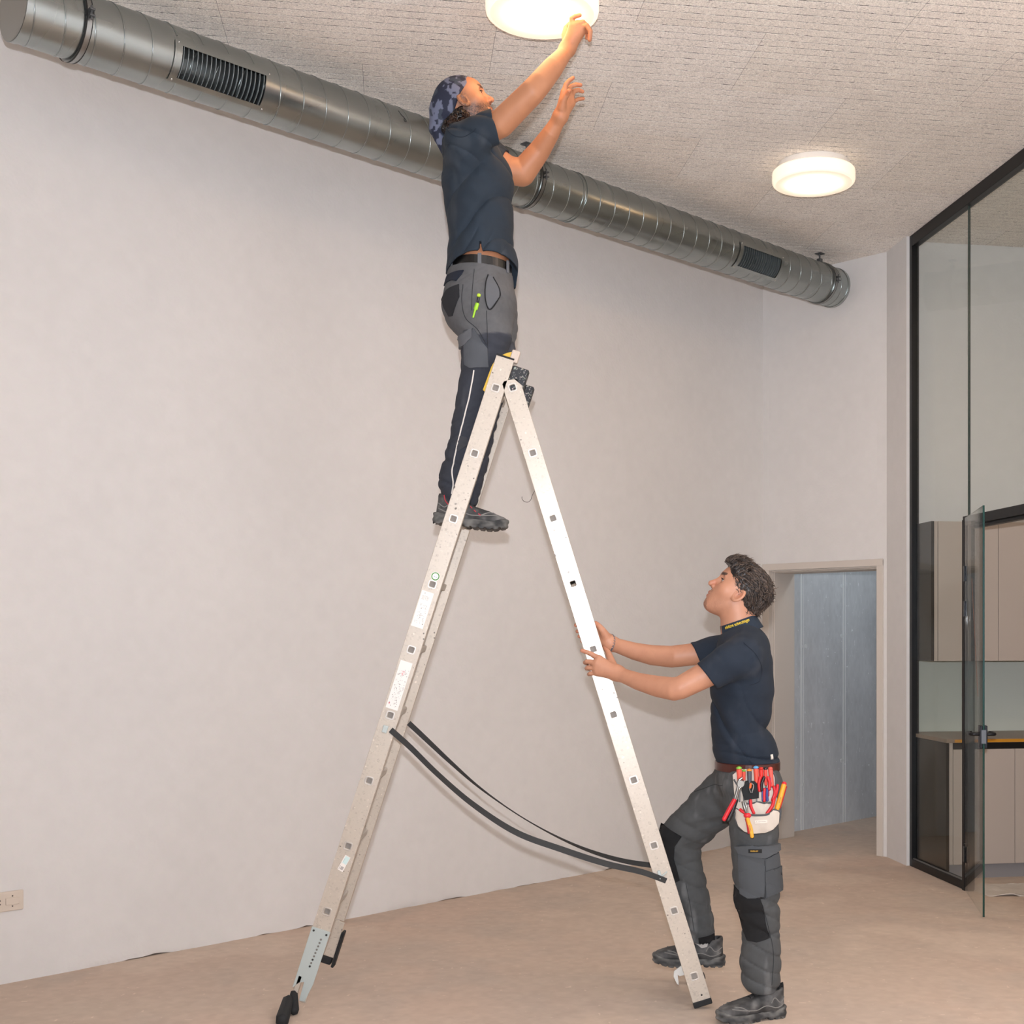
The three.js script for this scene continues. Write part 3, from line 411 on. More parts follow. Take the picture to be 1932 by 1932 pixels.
// ---------------------------------------------------------------- ladder
const LD = 5.22;                                              // distance of the near stiles
const ladder = thing('stepladder', 'worn aluminium double ladder standing open with black straps', 'ladder');
{
  const scr = mulberry(77);
  const W = 256, HH = 1024;
  // scratched, plaster-splashed aluminium
  const spots = []; for (let i = 0; i < 420; i++) spots.push([scr(), scr(), 0.002 + scr() * scr() * 0.02, scr()]);
  const aluTex = canvasTex(256, 2048, (c, w, h) => {
    c.fillStyle = '#cfc8bf'; c.fillRect(0, 0, w, h);
    for (let i = 0; i < 5200; i++) { const x = scr() * w, y = scr() * h, s = 1 + scr() * 9; c.fillStyle = `rgba(${scr() < 0.5 ? '226,219,210' : '140,132,124'},${0.05 + scr() * 0.14})`; c.fillRect(x, y, s, s * (0.3 + scr())); }
    for (let i = 0; i < 900; i++) { const x = scr() * w, y = scr() * h, a = (scr() - 0.5) * 2.4, l = 2 + scr() * 13; c.strokeStyle = `rgba(${scr() < 0.6 ? '240,234,226' : '110,102,95'},${0.15 + scr() * 0.45})`; c.lineWidth = 0.5 + scr() * 0.9; c.beginPath(); c.moveTo(x, y); c.lineTo(x + Math.cos(a) * l, y + Math.sin(a) * l); c.stroke(); }
    for (let i = 0; i < 420; i++) { const x = scr() * w, y = scr() * h, r = 0.8 + scr() * scr() * 4.5; c.fillStyle = scr() < 0.72 ? `rgba(238,231,222,${0.4 + scr() * 0.5})` : `rgba(70,64,60,${0.3 + scr() * 0.5})`; c.beginPath(); c.ellipse(x, y, r, r * (0.4 + scr()), scr() * 3, 0, 7); c.fill(); }
  });
  aluTex.wrapS = aluTex.wrapT = THREE.RepeatWrapping; aluTex.repeat.set(1 / 0.25, 1 / 2.0);
  const alu = std(0xf6f1ea, 0.33, { metalness: 0.16, map: aluTex });
  const aluRim = std(0xd9d5cf, 0.3, { metalness: 0.7 }), rubber = std(0x1b1d1f, 0.75), zincPl = std(0xb9c2bf, 0.5, { metalness: 0.1 });
  const plugM = std(0x948d86, 0.7), tubeIn = std(0xc4beb6, 0.6, { metalness: 0.1 });
  // hole centres of the two near stiles
  const legs = [{ top: at(935, 732, LD), bot: at(617, 1720, LD), n: 9, up: 0.128, down: 0.118 }, { top: at(967, 731, LD), bot: at(1310, 1842, LD), n: 10, up: 0.034, down: 0.105 }];
  const TH = 0.025, WD = 0.071, GAP = 0.372, Zp = V(0, 0, 1), FO = V(-0.0073, 0.0039, 0), Zr = V(0.0184, -0.0098, 1);   // the rungs run a touch askew to the lens
  const sq = (s, r) => { const p = new THREE.Shape(), a = s / 2; p.moveTo(-a + r, -a); p.lineTo(a - r, -a); p.quadraticCurveTo(a, -a, a, -a + r); p.lineTo(a, a - r); p.quadraticCurveTo(a, a, a - r, a); p.lineTo(-a + r, a); p.quadraticCurveTo(-a, a, -a, a - r); p.lineTo(-a, -a + r); p.quadraticCurveTo(-a, -a, -a + r, -a); return p; };
  legs.forEach((L, li) => {
    const ey = L.top.clone().sub(L.bot).normalize(), ex = V(ey.y, -ey.x, 0), len = L.top.distanceTo(L.bot), st = len / (L.n - 1);
    L.ex = ex; L.ey = ey; L.st = st; L.len = len;
    for (const side of [0, 1]) {
      const s = new THREE.Shape(); const y0 = -L.down, y1 = len + L.up, w = WD / 2;
      if (li === 1) { s.moveTo(-w, y0); s.lineTo(w, y0); s.lineTo(w, y1 - 0.035); s.lineTo(w - 0.02, y1 - 0.005); s.lineTo(-w + 0.01, y1); s.lineTo(-w, y1 - 0.01); } else { s.moveTo(-w, y0); s.lineTo(w, y0); s.lineTo(w, y1); s.lineTo(-w, y1); }
      s.closePath();
      for (let k = 0; k < L.n; k++) { const h = new THREE.Path(sq(0.0255, 0.006).getPoints(4).map(p => p.clone().add(new THREE.Vector2(0, k * st)))); s.holes.push(h); }
      const g = boxUV(new THREE.ExtrudeGeometry(s, { depth: TH - 0.004, bevelEnabled: true, bevelThickness: 0.002, bevelSize: 0.0018, bevelSegments: 2, curveSegments: 4 }));
      placed(g, L.bot.clone().add(V(0, 0, side ? -GAP - TH + 0.002 : -TH + 0.002)).addScaledVector(FO, side), ex, ey, Zp);
      const m = mesh('stile', g, alu, ladder);
      // pressed collars round the rung ends
      if (!side) for (let k = 0; k < L.n; k++) { const f = sq(0.0325, 0.009); f.holes.push(new THREE.Path(sq(0.0265, 0.0062).getPoints(4))); const c = new THREE.ExtrudeGeometry(f, { depth: 0.0016, bevelEnabled: true, bevelThickness: 0.0008, bevelSize: 0.0008, bevelSegments: 2, curveSegments: 4 }); placed(c, L.bot.clone().addScaledVector(ey, k * st).add(V(0, 0, 0)), ex, ey, Zp); mesh('rung_collar', c, aluRim, m); }
    }
    for (let k = 0; k < L.n; k++) {
      const f = sq(0.0254, 0.006); f.holes.push(new THREE.Path(sq(0.0222, 0.005).getPoints(4)));
      const g = new THREE.ExtrudeGeometry(f, { depth: GAP + TH - 0.002, bevelEnabled: false, curveSegments: 4 });
      const body = sq(0.031, 0.007); body.holes.push(new THREE.Path(sq(0.0254, 0.006).getPoints(4))); const g2 = new THREE.ExtrudeGeometry(body, { depth: GAP - TH - 0.006, bevelEnabled: false, curveSegments: 4 }).translate(0, 0, TH + 0.003);
      placed(g, L.bot.clone().addScaledVector(ey, k * st).add(V(0, 0, -GAP - TH + 0.001)).add(FO), ex, ey, Zr);
      placed(g2, L.bot.clone().addScaledVector(ey, k * st).add(V(0, 0, -GAP - TH + 0.004)).add(FO), ex, ey, Zr);
      const rg = mesh('rung', (q => { q.computeVertexNormals(); return q; })(merge([g, g2])), tubeIn, ladder);
      if (!(li === 1 && k === 6)) mesh('rung_plug', placed(new THREE.ExtrudeGeometry(sq(0.0224, 0.005), { depth: 0.004, bevelEnabled: false, curveSegments: 4 }), L.bot.clone().addScaledVector(ey, k * st).add(V(0, 0, -0.016)), ex, ey, Zp), plugM, rg);
    }
  });
  const [La, Lb] = legs;
  const onLeg = (L, x, y, z) => L.bot.clone().addScaledVector(L.ex, x).addScaledVector(L.ey, y).add(V(0, 0, z));
  const lbox = (L, w, h, d, r, x, y, z) => placed(rbox(w, h, d, r), onLeg(L, x, y, z), L.ex, L.ey, Zp);
  // plastic end frame round the top of each left stile
  mesh('end_cap', lbox(La, WD + 0.004, 0.008, TH + 0.004, 0.002, 0, La.len + La.up + 0.003, -TH / 2), rubber, ladder);
  mesh('end_cap', lbox(La, WD + 0.004, 0.008, TH + 0.004, 0.002, 0, La.len + La.up + 0.003, -TH / 2 - GAP), rubber, ladder);
  // yellow guard and pale plaster-caked block at the head
  { const s = new THREE.Shape(); s.moveTo(-0.05, -0.02); s.lineTo(-0.046, 0.075); s.quadraticCurveTo(-0.04, 0.13, 0.012, 0.158); s.lineTo(0.018, 0.11); s.lineTo(-0.02, 0.06); s.lineTo(-0.03, -0.03); s.closePath(); const g = new THREE.ExtrudeGeometry(s, { depth: 0.014, bevelEnabled: true, bevelThickness: 0.002, bevelSize: 0.002, bevelSegments: 2, curveSegments: 8 }); placed(g, onLeg(La, 0.004, La.len, -TH + 0.002), La.ex, La.ey, Zp); mesh('guard', g, std(0xd9b33c, 0.55), ladder);
    mesh('plaster_block', lbox(La, 0.034, 0.05, 0.03, 0.006, 0.034, La.len + 0.145, -0.014), std(0xcdbfb2, 0.9), ladder); }
  // black plastic hinge with paint splashes
  const blotch = canvasTex(256, 256, (c, w, h) => { c.fillStyle = '#23262b'; c.fillRect(0, 0, w, h); const r = mulberry(9); for (let i = 0; i < 380; i++) { const x = r() * w, y = r() * h, a = 1 + r() * r() * r() * 22; c.fillStyle = `rgba(${200 + r() * 30 | 0},${195 + r() * 25 | 0},${185 + r() * 20 | 0},${0.25 + r() * 0.6})`; c.beginPath(); c.ellipse(x, y, a, a * (0.3 + r()), r() * 3, 0, 7); c.fill(); } }); blotch.wrapS = blotch.wrapT = THREE.RepeatWrapping; blotch.repeat.set(8, 8);
  const hingeM = std(0xffffff, 0.6, { map: blotch });
  { const h = mesh('hinge', boxUV(lbox(La, 0.068, 0.108, 0.05, 0.006, 0.071, La.len + 0.058, -0.036)), hingeM, ladder); mesh('hinge_pin', rod(onLeg(La, 0.068, La.len + 0.05, -0.005), onLeg(La, 0.068, La.len + 0.05, -0.008), 0.01), rubber, h);
    mesh('hinge', boxUV(lbox(La, 0.068, 0.108, 0.05, 0.006, 0.071, La.len + 0.058, -GAP - 0.02)), hingeM, ladder); }
  // levelling foot on the near left stile, plain rubber feet elsewhere
  { const s = new THREE.Shape(); s.moveTo(-0.038, 0.02); s.lineTo(0.038, 0.02); s.lineTo(0.036, -0.20); s.lineTo(0.024, -0.275); s.lineTo(0.004, -0.278); s.lineTo(0.0, -0.20); s.lineTo(-0.02, -0.21); s.lineTo(-0.038, -0.236); s.closePath();
    const holesY = [0.0, 0, 0]; const g = boxUV(new THREE.ExtrudeGeometry(s, { depth: 0.003, bevelEnabled: true, bevelThickness: 0.001, bevelSize: 0.001, bevelSegments: 1 })); placed(g, onLeg(La, 0, -0.095, 0.001), La.ex, La.ey, Zp);
    const pl = mesh('levelling_plate', g, zincPl, ladder); const dk = std(0x2b2a28, 0.6);
    const disc = (x, y, r, m) => mesh('bolt_hole', placed(new THREE.CylinderGeometry(r, r, 0.002, 14).rotateX(Math.PI / 2), onLeg(La, x, -0.095 + y, 0.0057), La.ex, La.ey, Zp), m, pl);
    disc(-0.027, 0.008, 0.0045, dk); disc(0.027, 0.006, 0.0045, dk); for (let k = 0; k < 9; k++) disc(0.012 - k * 0.0012, -0.018 - k * 0.0145, 0.0042, k === 6 || k === 8 ? dk : std(0x77736c, 0.6));
    mesh('levelling_leg', merge([lbox(La, 0.022, 0.1, 0.006, 0.002, 0.018, -0.33, -0.008), lbox(La, 0.02, 0.09, 0.02, 0.004, -0.022, -0.32, -0.005)]), alu, ladder);
    const f0 = at(545, 1884, 5.2), f1 = at(531, 1936, 5.0); f1.y = 0.012; mesh('rubber_foot', merge([rod(f0, f1, 0.024, 0.028, 6), rod(f0.clone().add(V(0.012, 0.02, -0.03)), f1.clone().add(V(0.02, 0, -0.12)), 0.016, 0.02, 6)]), rubber, ladder);
    // far left foot
    mesh('levelling_plate', boxUV(lbox(La, 0.07, 0.16, 0.006, 0.002, 0, -0.2, -GAP + 0.004)), alu, ladder);
    mesh('rubber_foot', merge([lbox(La, 0.012, 0.16, 0.05, 0.004, 0.042, -0.24, -GAP - 0.01), lbox(La, 0.05, 0.03, 0.04, 0.006, 0.006, -0.3, -GAP - 0.012)]), rubber, ladder);
    for (const z of [-TH / 2, -TH / 2 - GAP]) mesh('rubber_foot', lbox(Lb, WD + 0.006, 0.024, TH + 0.008, 0.004, 0, -Lb.down - 0.008, z), rubber, ladder);
    disc; mesh('bolt_hole', placed(new THREE.CylinderGeometry(0.004, 0.004, 0.002, 12).rotateX(Math.PI / 2), onLeg(Lb, 0.006, -0.08, 0.001), Lb.ex, Lb.ey, Zp), dk, ladder);
  }
  // safety hook under the right leg
  { const q = [[1285, 1822], [1272, 1832], [1271, 1842], [1277, 1855], [1280, 1858], [1280, 1852], [1278, 1838], [1282, 1841], [1290, 1839], [1292, 1828]], c = at(1282, 1840, LD + 0.06); const s = new THREE.Shape(q.map(p => { const v = at(p[0], p[1], LD + 0.06).sub(c); return new THREE.Vector2(v.x, v.y); })); mesh('safety_hook', new THREE.ExtrudeGeometry(s, { depth: 0.004, bevelEnabled: true, bevelThickness: 0.001, bevelSize: 0.001, bevelSegments: 1 }).translate(c.x, c.y, c.z), std(0xd5d6d2, 0.45, { metalness: 0.5 }), ladder); }
  // wire hook hanging from a rung of the right leg
  mesh('wire_hook', tube([at(1009, 926, LD + 0.03), at(1004, 935, LD + 0.03), at(1002, 942, LD + 0.03), at(997, 947, LD + 0.03), at(989, 946, LD + 0.03), at(985, 941, LD + 0.03), at(985, 937, LD + 0.03)], 0.0012, 24, 6), std(0x4a4540, 0.4, { metalness: 0.6 }), ladder);
  // sagging webbing straps between the legs
  const strap = (pts, tw, name) => {
    const c = new THREE.CatmullRomCurve3(pts, false, 'centripetal'), n = 60, pos = [], idx = []; const w = 0.0125, th = 0.0012;
    for (let i = 0; i <= n; i++) { const t = i / n, p = c.getPointAt(t), d = c.getTangentAt(t), a = tw(t); const nn = V(0, 0, 1).cross(d).normalize(), bb = d.clone().cross(nn).normalize(); const wd = nn.clone().multiplyScalar(Math.cos(a)).addScaledVector(bb, Math.sin(a)), tn = wd.clone().cross(d).normalize(); for (const [x, y] of [[-w, -th], [w, -th], [w, th], [-w, th]]) { const v = p.clone().addScaledVector(wd, x).addScaledVector(tn, y); pos.push(v.x, v.y, v.z); } }
    for (let i = 0; i < n; i++) for (let e = 0; e < 4; e++) { const a = i * 4 + e, b = i * 4 + (e + 1) % 4; idx.push(a, b, a + 4, b, b + 4, a + 4); }
    let g = new THREE.BufferGeometry(); g.setAttribute('position', new THREE.Float32BufferAttribute(pos, 3)); g.setIndex(idx); g = g.toNonIndexed(); g.computeVertexNormals(); return mesh('strap', boxUV(g), std(0x3c3d3d, 0.9, { side: THREE.DoubleSide }), ladder);
  };
  const d1 = LD - 0.006, d2 = LD + GAP - 0.01;
  const s1 = strap([at(737, 1377, d1), at(771, 1407, d1), at(824, 1459, d1), at(893, 1518, d1 + 0.03), at(975, 1571, d1 + 0.03), at(1058, 1602, d1 + 0.03), at(1145, 1630, d1 + 0.02), at(1214, 1646, d1), at(1257, 1662, d1)], t => 0.25 + 0.25 * Math.sin(t * 7));
  strap([at(771, 1364, d2), at(801, 1392, d2), at(850, 1438, d2), at(905, 1486, d2), at(985, 1542, d2), at(1060, 1583, d2), at(1120, 1608, d2), at(1180, 1625, d2), at(1240, 1634, d2)], t => 0.35 + 0.95 * Math.sin(Math.PI * t) ** 1.5);
  mesh('strap_buckle', merge([lbox(Lb, 0.012, 0.035, 0.008, 0.002, -0.012, 0.432, 0.004), rod(onLeg(Lb, -0.014, 0.42, 0.006), onLeg(Lb, 0.02, 0.436, 0.006), 0.003)]), zincPl, s1);
  mesh('strap_anchor', merge([lbox(La, 0.02, 0.03, 0.008, 0.002, -0.002, La.len - 7.19 * La.st * 0 - 0.0 + (at(735, 1378, LD).sub(La.bot).dot(La.ey) - La.len), 0.004), rod(at(722, 1370, LD - 0.004), at(732, 1373, LD - 0.004), 0.003)]), zincPl, s1);
  // stickers on the near left stile: printed film
  const sticker = (px, py, w, h, tex, tilt = 0) => { const p = at(px, py, LD).sub(La.bot); const g = box(w, h, 0.0006); if (tilt) g.rotateZ(tilt); const mm = std(0xffffff, 0.45, { map: tex }); mesh('sticker', placed(g, onLeg(La, p.dot(La.ex), p.dot(La.ey), 0.0006), La.ex, La.ey, Zp), mm, ladder); };
  { const t = canvasTex(128, 128, (c) => { c.fillStyle = '#f2efe9'; c.fillRect(0, 0, 128, 128); c.strokeStyle = '#4d8a3c'; c.lineWidth = 15; c.beginPath(); c.arc(64, 64, 50, 0, 7); c.stroke(); c.fillStyle = '#4b6f9c'; c.font = 'bold 26px sans-serif'; c.textAlign = 'center'; c.fillText('\u2022 2', 64, 56); c.fillText('2', 68, 84); });
    const p = at(821.5, 1087.5, LD).sub(La.bot); mesh('sticker', placed(new THREE.CylinderGeometry(0.0185, 0.0185, 0.0006, 32).rotateX(Math.PI / 2), onLeg(La, p.dot(La.ex), p.dot(La.ey), 0.0006), La.ex, La.ey, Zp), [std(0x4d8a3c, 0.5), std(0xffffff, 0.45, { map: t }), std(0xffffff, 0.45, { map: t })], ladder); }
  const r = mulberry(3);
  sticker(797, 1150, 0.05, 0.15, canvasTex(256, 768, (c, w, h) => { c.fillStyle = '#efeae4'; c.fillRect(0, 0, w, h); c.fillStyle = '#55504b'; c.font = 'bold 34px sans-serif'; c.fillText('\u2022?', 60, 60); for (let i = 0; i < 5; i++) for (let x = 40; x < 190; x += 9) if (r() < 0.75) c.fillRect(x, 100 + i * 18, 6, 5); for (let i = 0; i < 70; i++) { c.fillStyle = `rgba(90,84,80,${0.3 + r() * 0.6})`; c.fillRect(30 + r() * 190, 260 + r() * 420, 3 + r() * 16, 3 + r() * 12); } }));
  sticker(753, 1293, 0.05, 0.20, canvasTex(256, 1024, (c, w, h) => { c.fillStyle = '#eee9e3'; c.fillRect(0, 0, w, h); for (let i = 0; i < 120; i++) { c.fillStyle = `rgba(80,76,74,${0.3 + r() * 0.6})`; c.fillRect(20 + r() * 210, 160 + r() * 800, 3 + r() * 14, 3 + r() * 14); } c.fillStyle = '#c8324a'; for (let i = 0; i < 16; i++) c.fillRect(90 + r() * 60, 180 + r() * 120, 5 + r() * 14, 5 + r() * 14); c.strokeStyle = '#8c8680'; c.lineWidth = 5; for (const y of [240, 620, 860]) { c.beginPath(); c.moveTo(150, y - 70); c.lineTo(190, y); c.lineTo(140, y + 60); c.stroke(); } c.fillStyle = '#c8324a'; c.fillRect(36, 900, 20, 30); }));
  sticker(649, 1629, 0.024, 0.066, canvasTex(128, 352, (c, w, h) => { c.fillStyle = '#efe9e2'; c.fillRect(0, 0, w, h); c.fillStyle = '#cfe6e3'; c.fillRect(20, 12, 100, 170); c.fillStyle = '#2f4a4a'; c.save(); c.translate(38, 170); c.rotate(-Math.PI / 2); c.font = 'bold 22px sans-serif'; c.fillText('\u25a0\u2014\u2014\u2014\u2014', 0, 0); c.fillStyle = '#5f9a97'; c.font = '15px sans-serif'; c.fillText('- - - - -', 0, 36); c.fillText('- - -', 0, 56); c.restore(); c.fillStyle = '#b5aeaa'; c.fillRect(44, 250, 62, 74); for (let y = 252; y < 330; y += 9) { c.fillStyle = '#6a6461'; c.fillRect(16, y, 12, 5); } }), -0.2);
  rebase(ladder);
}
// ---------------------------------------------------------------- people
function mergeC(list) { return mergeGeometries(list.map(g => { const h = g.index ? g.toNonIndexed() : g; for (const k of Object.keys(h.attributes)) if (!['position', 'normal', 'color'].includes(k)) h.deleteAttribute(k); return h; })); }
const unite = (k, ...fs) => (x, y, z) => { let m = fs[0](x, y, z); for (let i = 1; i < fs.length; i++) m = smin(m, fs[i](x, y, z), k); return m; };
const N_ = (px, py, d, r, k = 1) => [at(px, py, d), m_(r, d), k];       // limb node: place, radius in frame units at that distance
const bounds = (pts, pad) => { const b = new THREE.Box3().setFromPoints(pts); b.expandByScalar(pad); return [b.min, b.max]; };
function grad(f, p, e = 0.002) { return V(f(p.x + e, p.y, p.z) - f(p.x - e, p.y, p.z), f(p.x, p.y + e, p.z) - f(p.x, p.y - e, p.z), f(p.x, p.y, p.z + e) - f(p.x, p.y, p.z - e)).normalize(); }
// point of a garment's surface facing the room at x, y
function onto(f, x, y, z0, reach = 0.5) { let z = z0; for (let i = 0; i < 260; i++) { const v = f(x, y, z); if (v < 0.0004) break; z -= Math.max(0.0012, v * 0.7); if (z < z0 - reach) return null; } return V(x, y, z); }
// a sewn-on panel that follows the surface below it
function panel(f, poly, d, off, edge = 0.012) {
  const s = new THREE.Shape(poly.map(p => { const v = at(p[0], p[1], d); return new THREE.Vector2(v.x, v.y); }));
  let g = new THREE.ExtrudeGeometry(s, { depth: 1, bevelEnabled: false }); g = new TessellateModifier(edge, 7).modify(g);
  const q = g.attributes.position;
  for (let i = 0; i < q.count; i++) { const top = q.getZ(i) > 0.5, side = q.getZ(i) > 0.001 && q.getZ(i) < 0.999; const p = onto(f, q.getX(i), q.getY(i), -d + 0.35, 0.8); if (!p) { q.setZ(i, -d); continue; } const n = grad(f, p); if (n.z < 0.2) { n.z = 0.2; n.normalize(); } p.addScaledVector(n, mix(-0.006, off, q.getZ(i))); q.setXYZ(i, p.x, p.y, p.z); }
  g.deleteAttribute('uv'); g.deleteAttribute('normal'); g = mergeVertices(g, 1e-4); g.computeVertexNormals(); return g;
}
function seamTube(f, pts, d, r, off = 0.001, n = 40) { const c = new THREE.CatmullRomCurve3(pts.map(p => at(p[0], p[1], d))), o = []; for (let i = 0; i <= n; i++) { const p = c.getPointAt(i / n), s = onto(f, p.x, p.y, -d + 0.35, 0.8); if (s) o.push(s.addScaledVector(grad(f, s), off)); } return new THREE.TubeGeometry(new THREE.CatmullRomCurve3(o), n, r, 6); }
const skinM = new THREE.MeshPhysicalMaterial({ vertexColors: true, roughness: 0.52, sheen: 0.15, sheenRoughness: 0.5, sheenColor: new THREE.Color(0xffb090) });
const clothM = (o = {}) => new THREE.MeshStandardMaterial({ vertexColors: true, roughness: 0.93, ...o });

// ---- head in its own frame: x to the face, y to the crown, z sideways
function makeHead(o) {
  const c = o.center, p = o.pitch, s = o.scale || 1, fx = o.facing, cp = Math.cos(p), sp = Math.sin(p);
  const loc = (x, y, z) => { const qx = (x - c.x) * fx / s, qy = (y - c.y) / s; return [qx * cp + qy * sp, -qx * sp + qy * cp, (z - c.z) / s]; };
  const wld = (x, y, z) => V(c.x + (x * cp - y * sp) * s * fx, c.y + (x * sp + y * cp) * s, c.z + z * s);
  const skull = ball(V(-0.014, 0.032, 0), 0.098, 0.09, 0.078), face = ball(V(0.034, -0.035, 0), 0.06, 0.082, 0.06), jawb = limb([[V(-0.002, -0.05, 0), 0.05], [V(0.055, -0.092, 0), 0.026]]), chin = ball(V(0.07, -0.101, 0), 0.02, 0.018, 0.022);
  const nose = limb([[V(0.086, 0.02, 0), 0.0085], [V(0.101, -0.006, 0), 0.0095], [V(0.113, -0.026, 0), 0.0115]]), brow = limb([[V(0.079, 0.03, -0.034), 0.012], [V(0.088, 0.031, 0), 0.011], [V(0.079, 0.03, 0.034), 0.012]]);
  const fore = ball(V(0.03, 0.05, 0), 0.062, 0.05, 0.062), lipU = limb([[V(0.083, -0.062, -0.021), 0.005], [V(0.0945, -0.0585, 0), 0.0085], [V(0.083, -0.062, 0.021), 0.005]]), lipL = limb([[V(0.083, -0.067, -0.019), 0.005], [V(0.092, -0.0735, 0), 0.009], [V(0.083, -0.067, 0.019), 0.005]]);
  const muzzle = ball(V(0.066, -0.062, 0), 0.026, 0.03, 0.034), neck = o.neck;
  const f = (x, y, z) => {
    const [a, b, q] = loc(x, y, z), w = Math.abs(q);
    let d = smin(skull(a, b, q), face(a, b, q), 0.05); d = smin(d, fore(a, b, q), 0.03); d = smin(d, jawb(a, b, q / 1.12), 0.03); d = smin(d, chin(a, b, q), 0.022); d = smin(d, muzzle(a, b, q), 0.02);
    { const e = Math.hypot(a - 0.05, b + 0.018, w - 0.045) - 0.026; d = smin(d, e, 0.03); }                       // cheek bone
    d = smin(d, brow(a, b, q), 0.012);
    { const e = Math.hypot(a - 0.094, (b - 0.008) * 0.8, w - 0.032) - 0.016; d = smax(d, -e, 0.012); }               // eye socket
    { const e = Math.hypot(a - 0.0745, b - 0.008, w - 0.031) - 0.0150, open = Math.max(Math.abs(b - 0.007 - (a - 0.0745) * 0.1) - 0.0056 - (w > 0.036 ? -0.002 : 0), 0.078 - a); d = smin(d, Math.max(e, -open), 0.003); }   // lids
    d = smin(d, nose(a, b, q), 0.010);
    { const e = Math.hypot(a - 0.1, (b + 0.031) * 1.1, w - 0.0125) - 0.0088; d = smin(d, e, 0.006); const h = Math.hypot((a - 0.105) * 0.8, b + 0.039, w - 0.0068) - 0.0042; d = smax(d, -h, 0.004); }
    d = smin(d, lipU(a, b, q), 0.004); d = smin(d, lipL(a, b, q), 0.004);
    { const h = Math.max(Math.abs(b + 0.066) - 0.0009, w - 0.02, 0.084 - a); d = smax(d, -h, 0.002); }
    { // ear
      const ex = a + 0.002, ey = b + 0.008, ez = w - 0.080, t = 0.28, rx = ex * Math.cos(t) + ey * Math.sin(t), ry = -ex * Math.sin(t) + ey * Math.cos(t); const e1 = (Math.hypot(rx / 0.0205, ry / 0.034, (ez + rx * 0.5) / 0.011) - 1) * 0.011; const bowl = (Math.hypot((rx - 0.003) / 0.0125, (ry - 0.001) / 0.022, (ez - 0.009 + rx * 0.5) / 0.0115) - 1) * 0.0115; const e = smax(e1, -bowl, 0.003); d = smin(d, e, 0.005);
    }
    return smin(d * s, neck(x, y, z), 0.016);
  };
  const color = (x, y, z) => {
    const [a, b, q] = loc(x, y, z), w = Math.abs(q); let k = o.skin.slice(); const n = fbm3(x * 60, y * 60, z * 60, 2);
    const red = 0.5 * sstep(0.03, 0.0, Math.hypot(a - 0.105, b + 0.02)) + 0.35 * sstep(0.03, 0, Math.hypot(a + 0.006, b + 0.006, w - 0.08)) + 0.3 * sstep(0.035, 0, Math.hypot(a - 0.06, b + 0.02, w - 0.045));
    k = [k[0] * (1 + n * 0.05), k[1] * (1 - red * 0.28 + n * 0.06), k[2] * (1 - red * 0.25 + n * 0.06)];
    const lip = (Math.min(lipU(a, b, q), lipL(a, b, q)) < 0.0012 && a > 0.08) ? 1 : 0; if (lip) k = lerp3(k, [0.46, 0.16, 0.12], 0.65);
    if (o.beard) { const m = o.beard(a, b, w) * (0.55 + 0.45 * clamp(0.5 + 3 * noise3(x * 420, y * 420, z * 420), 0, 1)); k = lerp3(k, [0.035, 0.024, 0.02], clamp(m, 0, 0.92)); }
    const br = Math.abs(b - 0.034 - (w < 0.02 ? -0.002 : (w - 0.02) * 0.1)) < 0.0058 && w > 0.010 && w < 0.05 && a > 0.055 ? 1 : 0; if (br) k = lerp3(k, [0.03, 0.02, 0.016], 0.88);
    { const e = Math.hypot(a - 0.0745, b - 0.008, w - 0.031), v = b - 0.007; if (e < 0.0172 && a > 0.076 && v > 0.004 && v < 0.0085) k = lerp3(k, [0.02, 0.014, 0.012], 0.85); else if (e < 0.0172 && a > 0.076 && v < -0.0045 && v > -0.0075) k = lerp3(k, [0.08, 0.04, 0.03], 0.5); }
    if (Math.hypot(a - 0.1, b + 0.042, w - 0.0075) < 0.007) k = lerp3(k, [0.06, 0.02, 0.015], 0.7);
    return k;
  };
  const eyes = (parent) => { for (const w of [-0.031, 0.031]) { const g = new THREE.SphereGeometry(0.0134 * s, 24, 16); const e = wld(0.0745, 0.008, w), look = wld(0.0745 + 0.0134, 0.0085, w).sub(e).normalize(); g.translate(e.x, e.y, e.z); paint(g, (x, y, z) => { const d = V(x, y, z).sub(e).normalize().dot(look); return d > 0.90 ? [0.01, 0.008, 0.008] : d > 0.70 ? [0.07, 0.035, 0.02] : [0.5, 0.46, 0.43]; }); mesh('eye', g, new THREE.MeshPhysicalMaterial({ vertexColors: true, roughness: 0.15 }), parent); const sg = Math.sign(w); mesh('eyelashes', tube([wld(0.083, 0.0125, sg * 0.0185), wld(0.0915, 0.0142, sg * 0.027), wld(0.0905, 0.0142, sg * 0.036), wld(0.082, 0.0122, sg * 0.0455)], 0.0015 * s, 12, 5), std(0x120c0a, 0.8), parent); } };
  return { f, color, loc, wld, eyes, s };
}
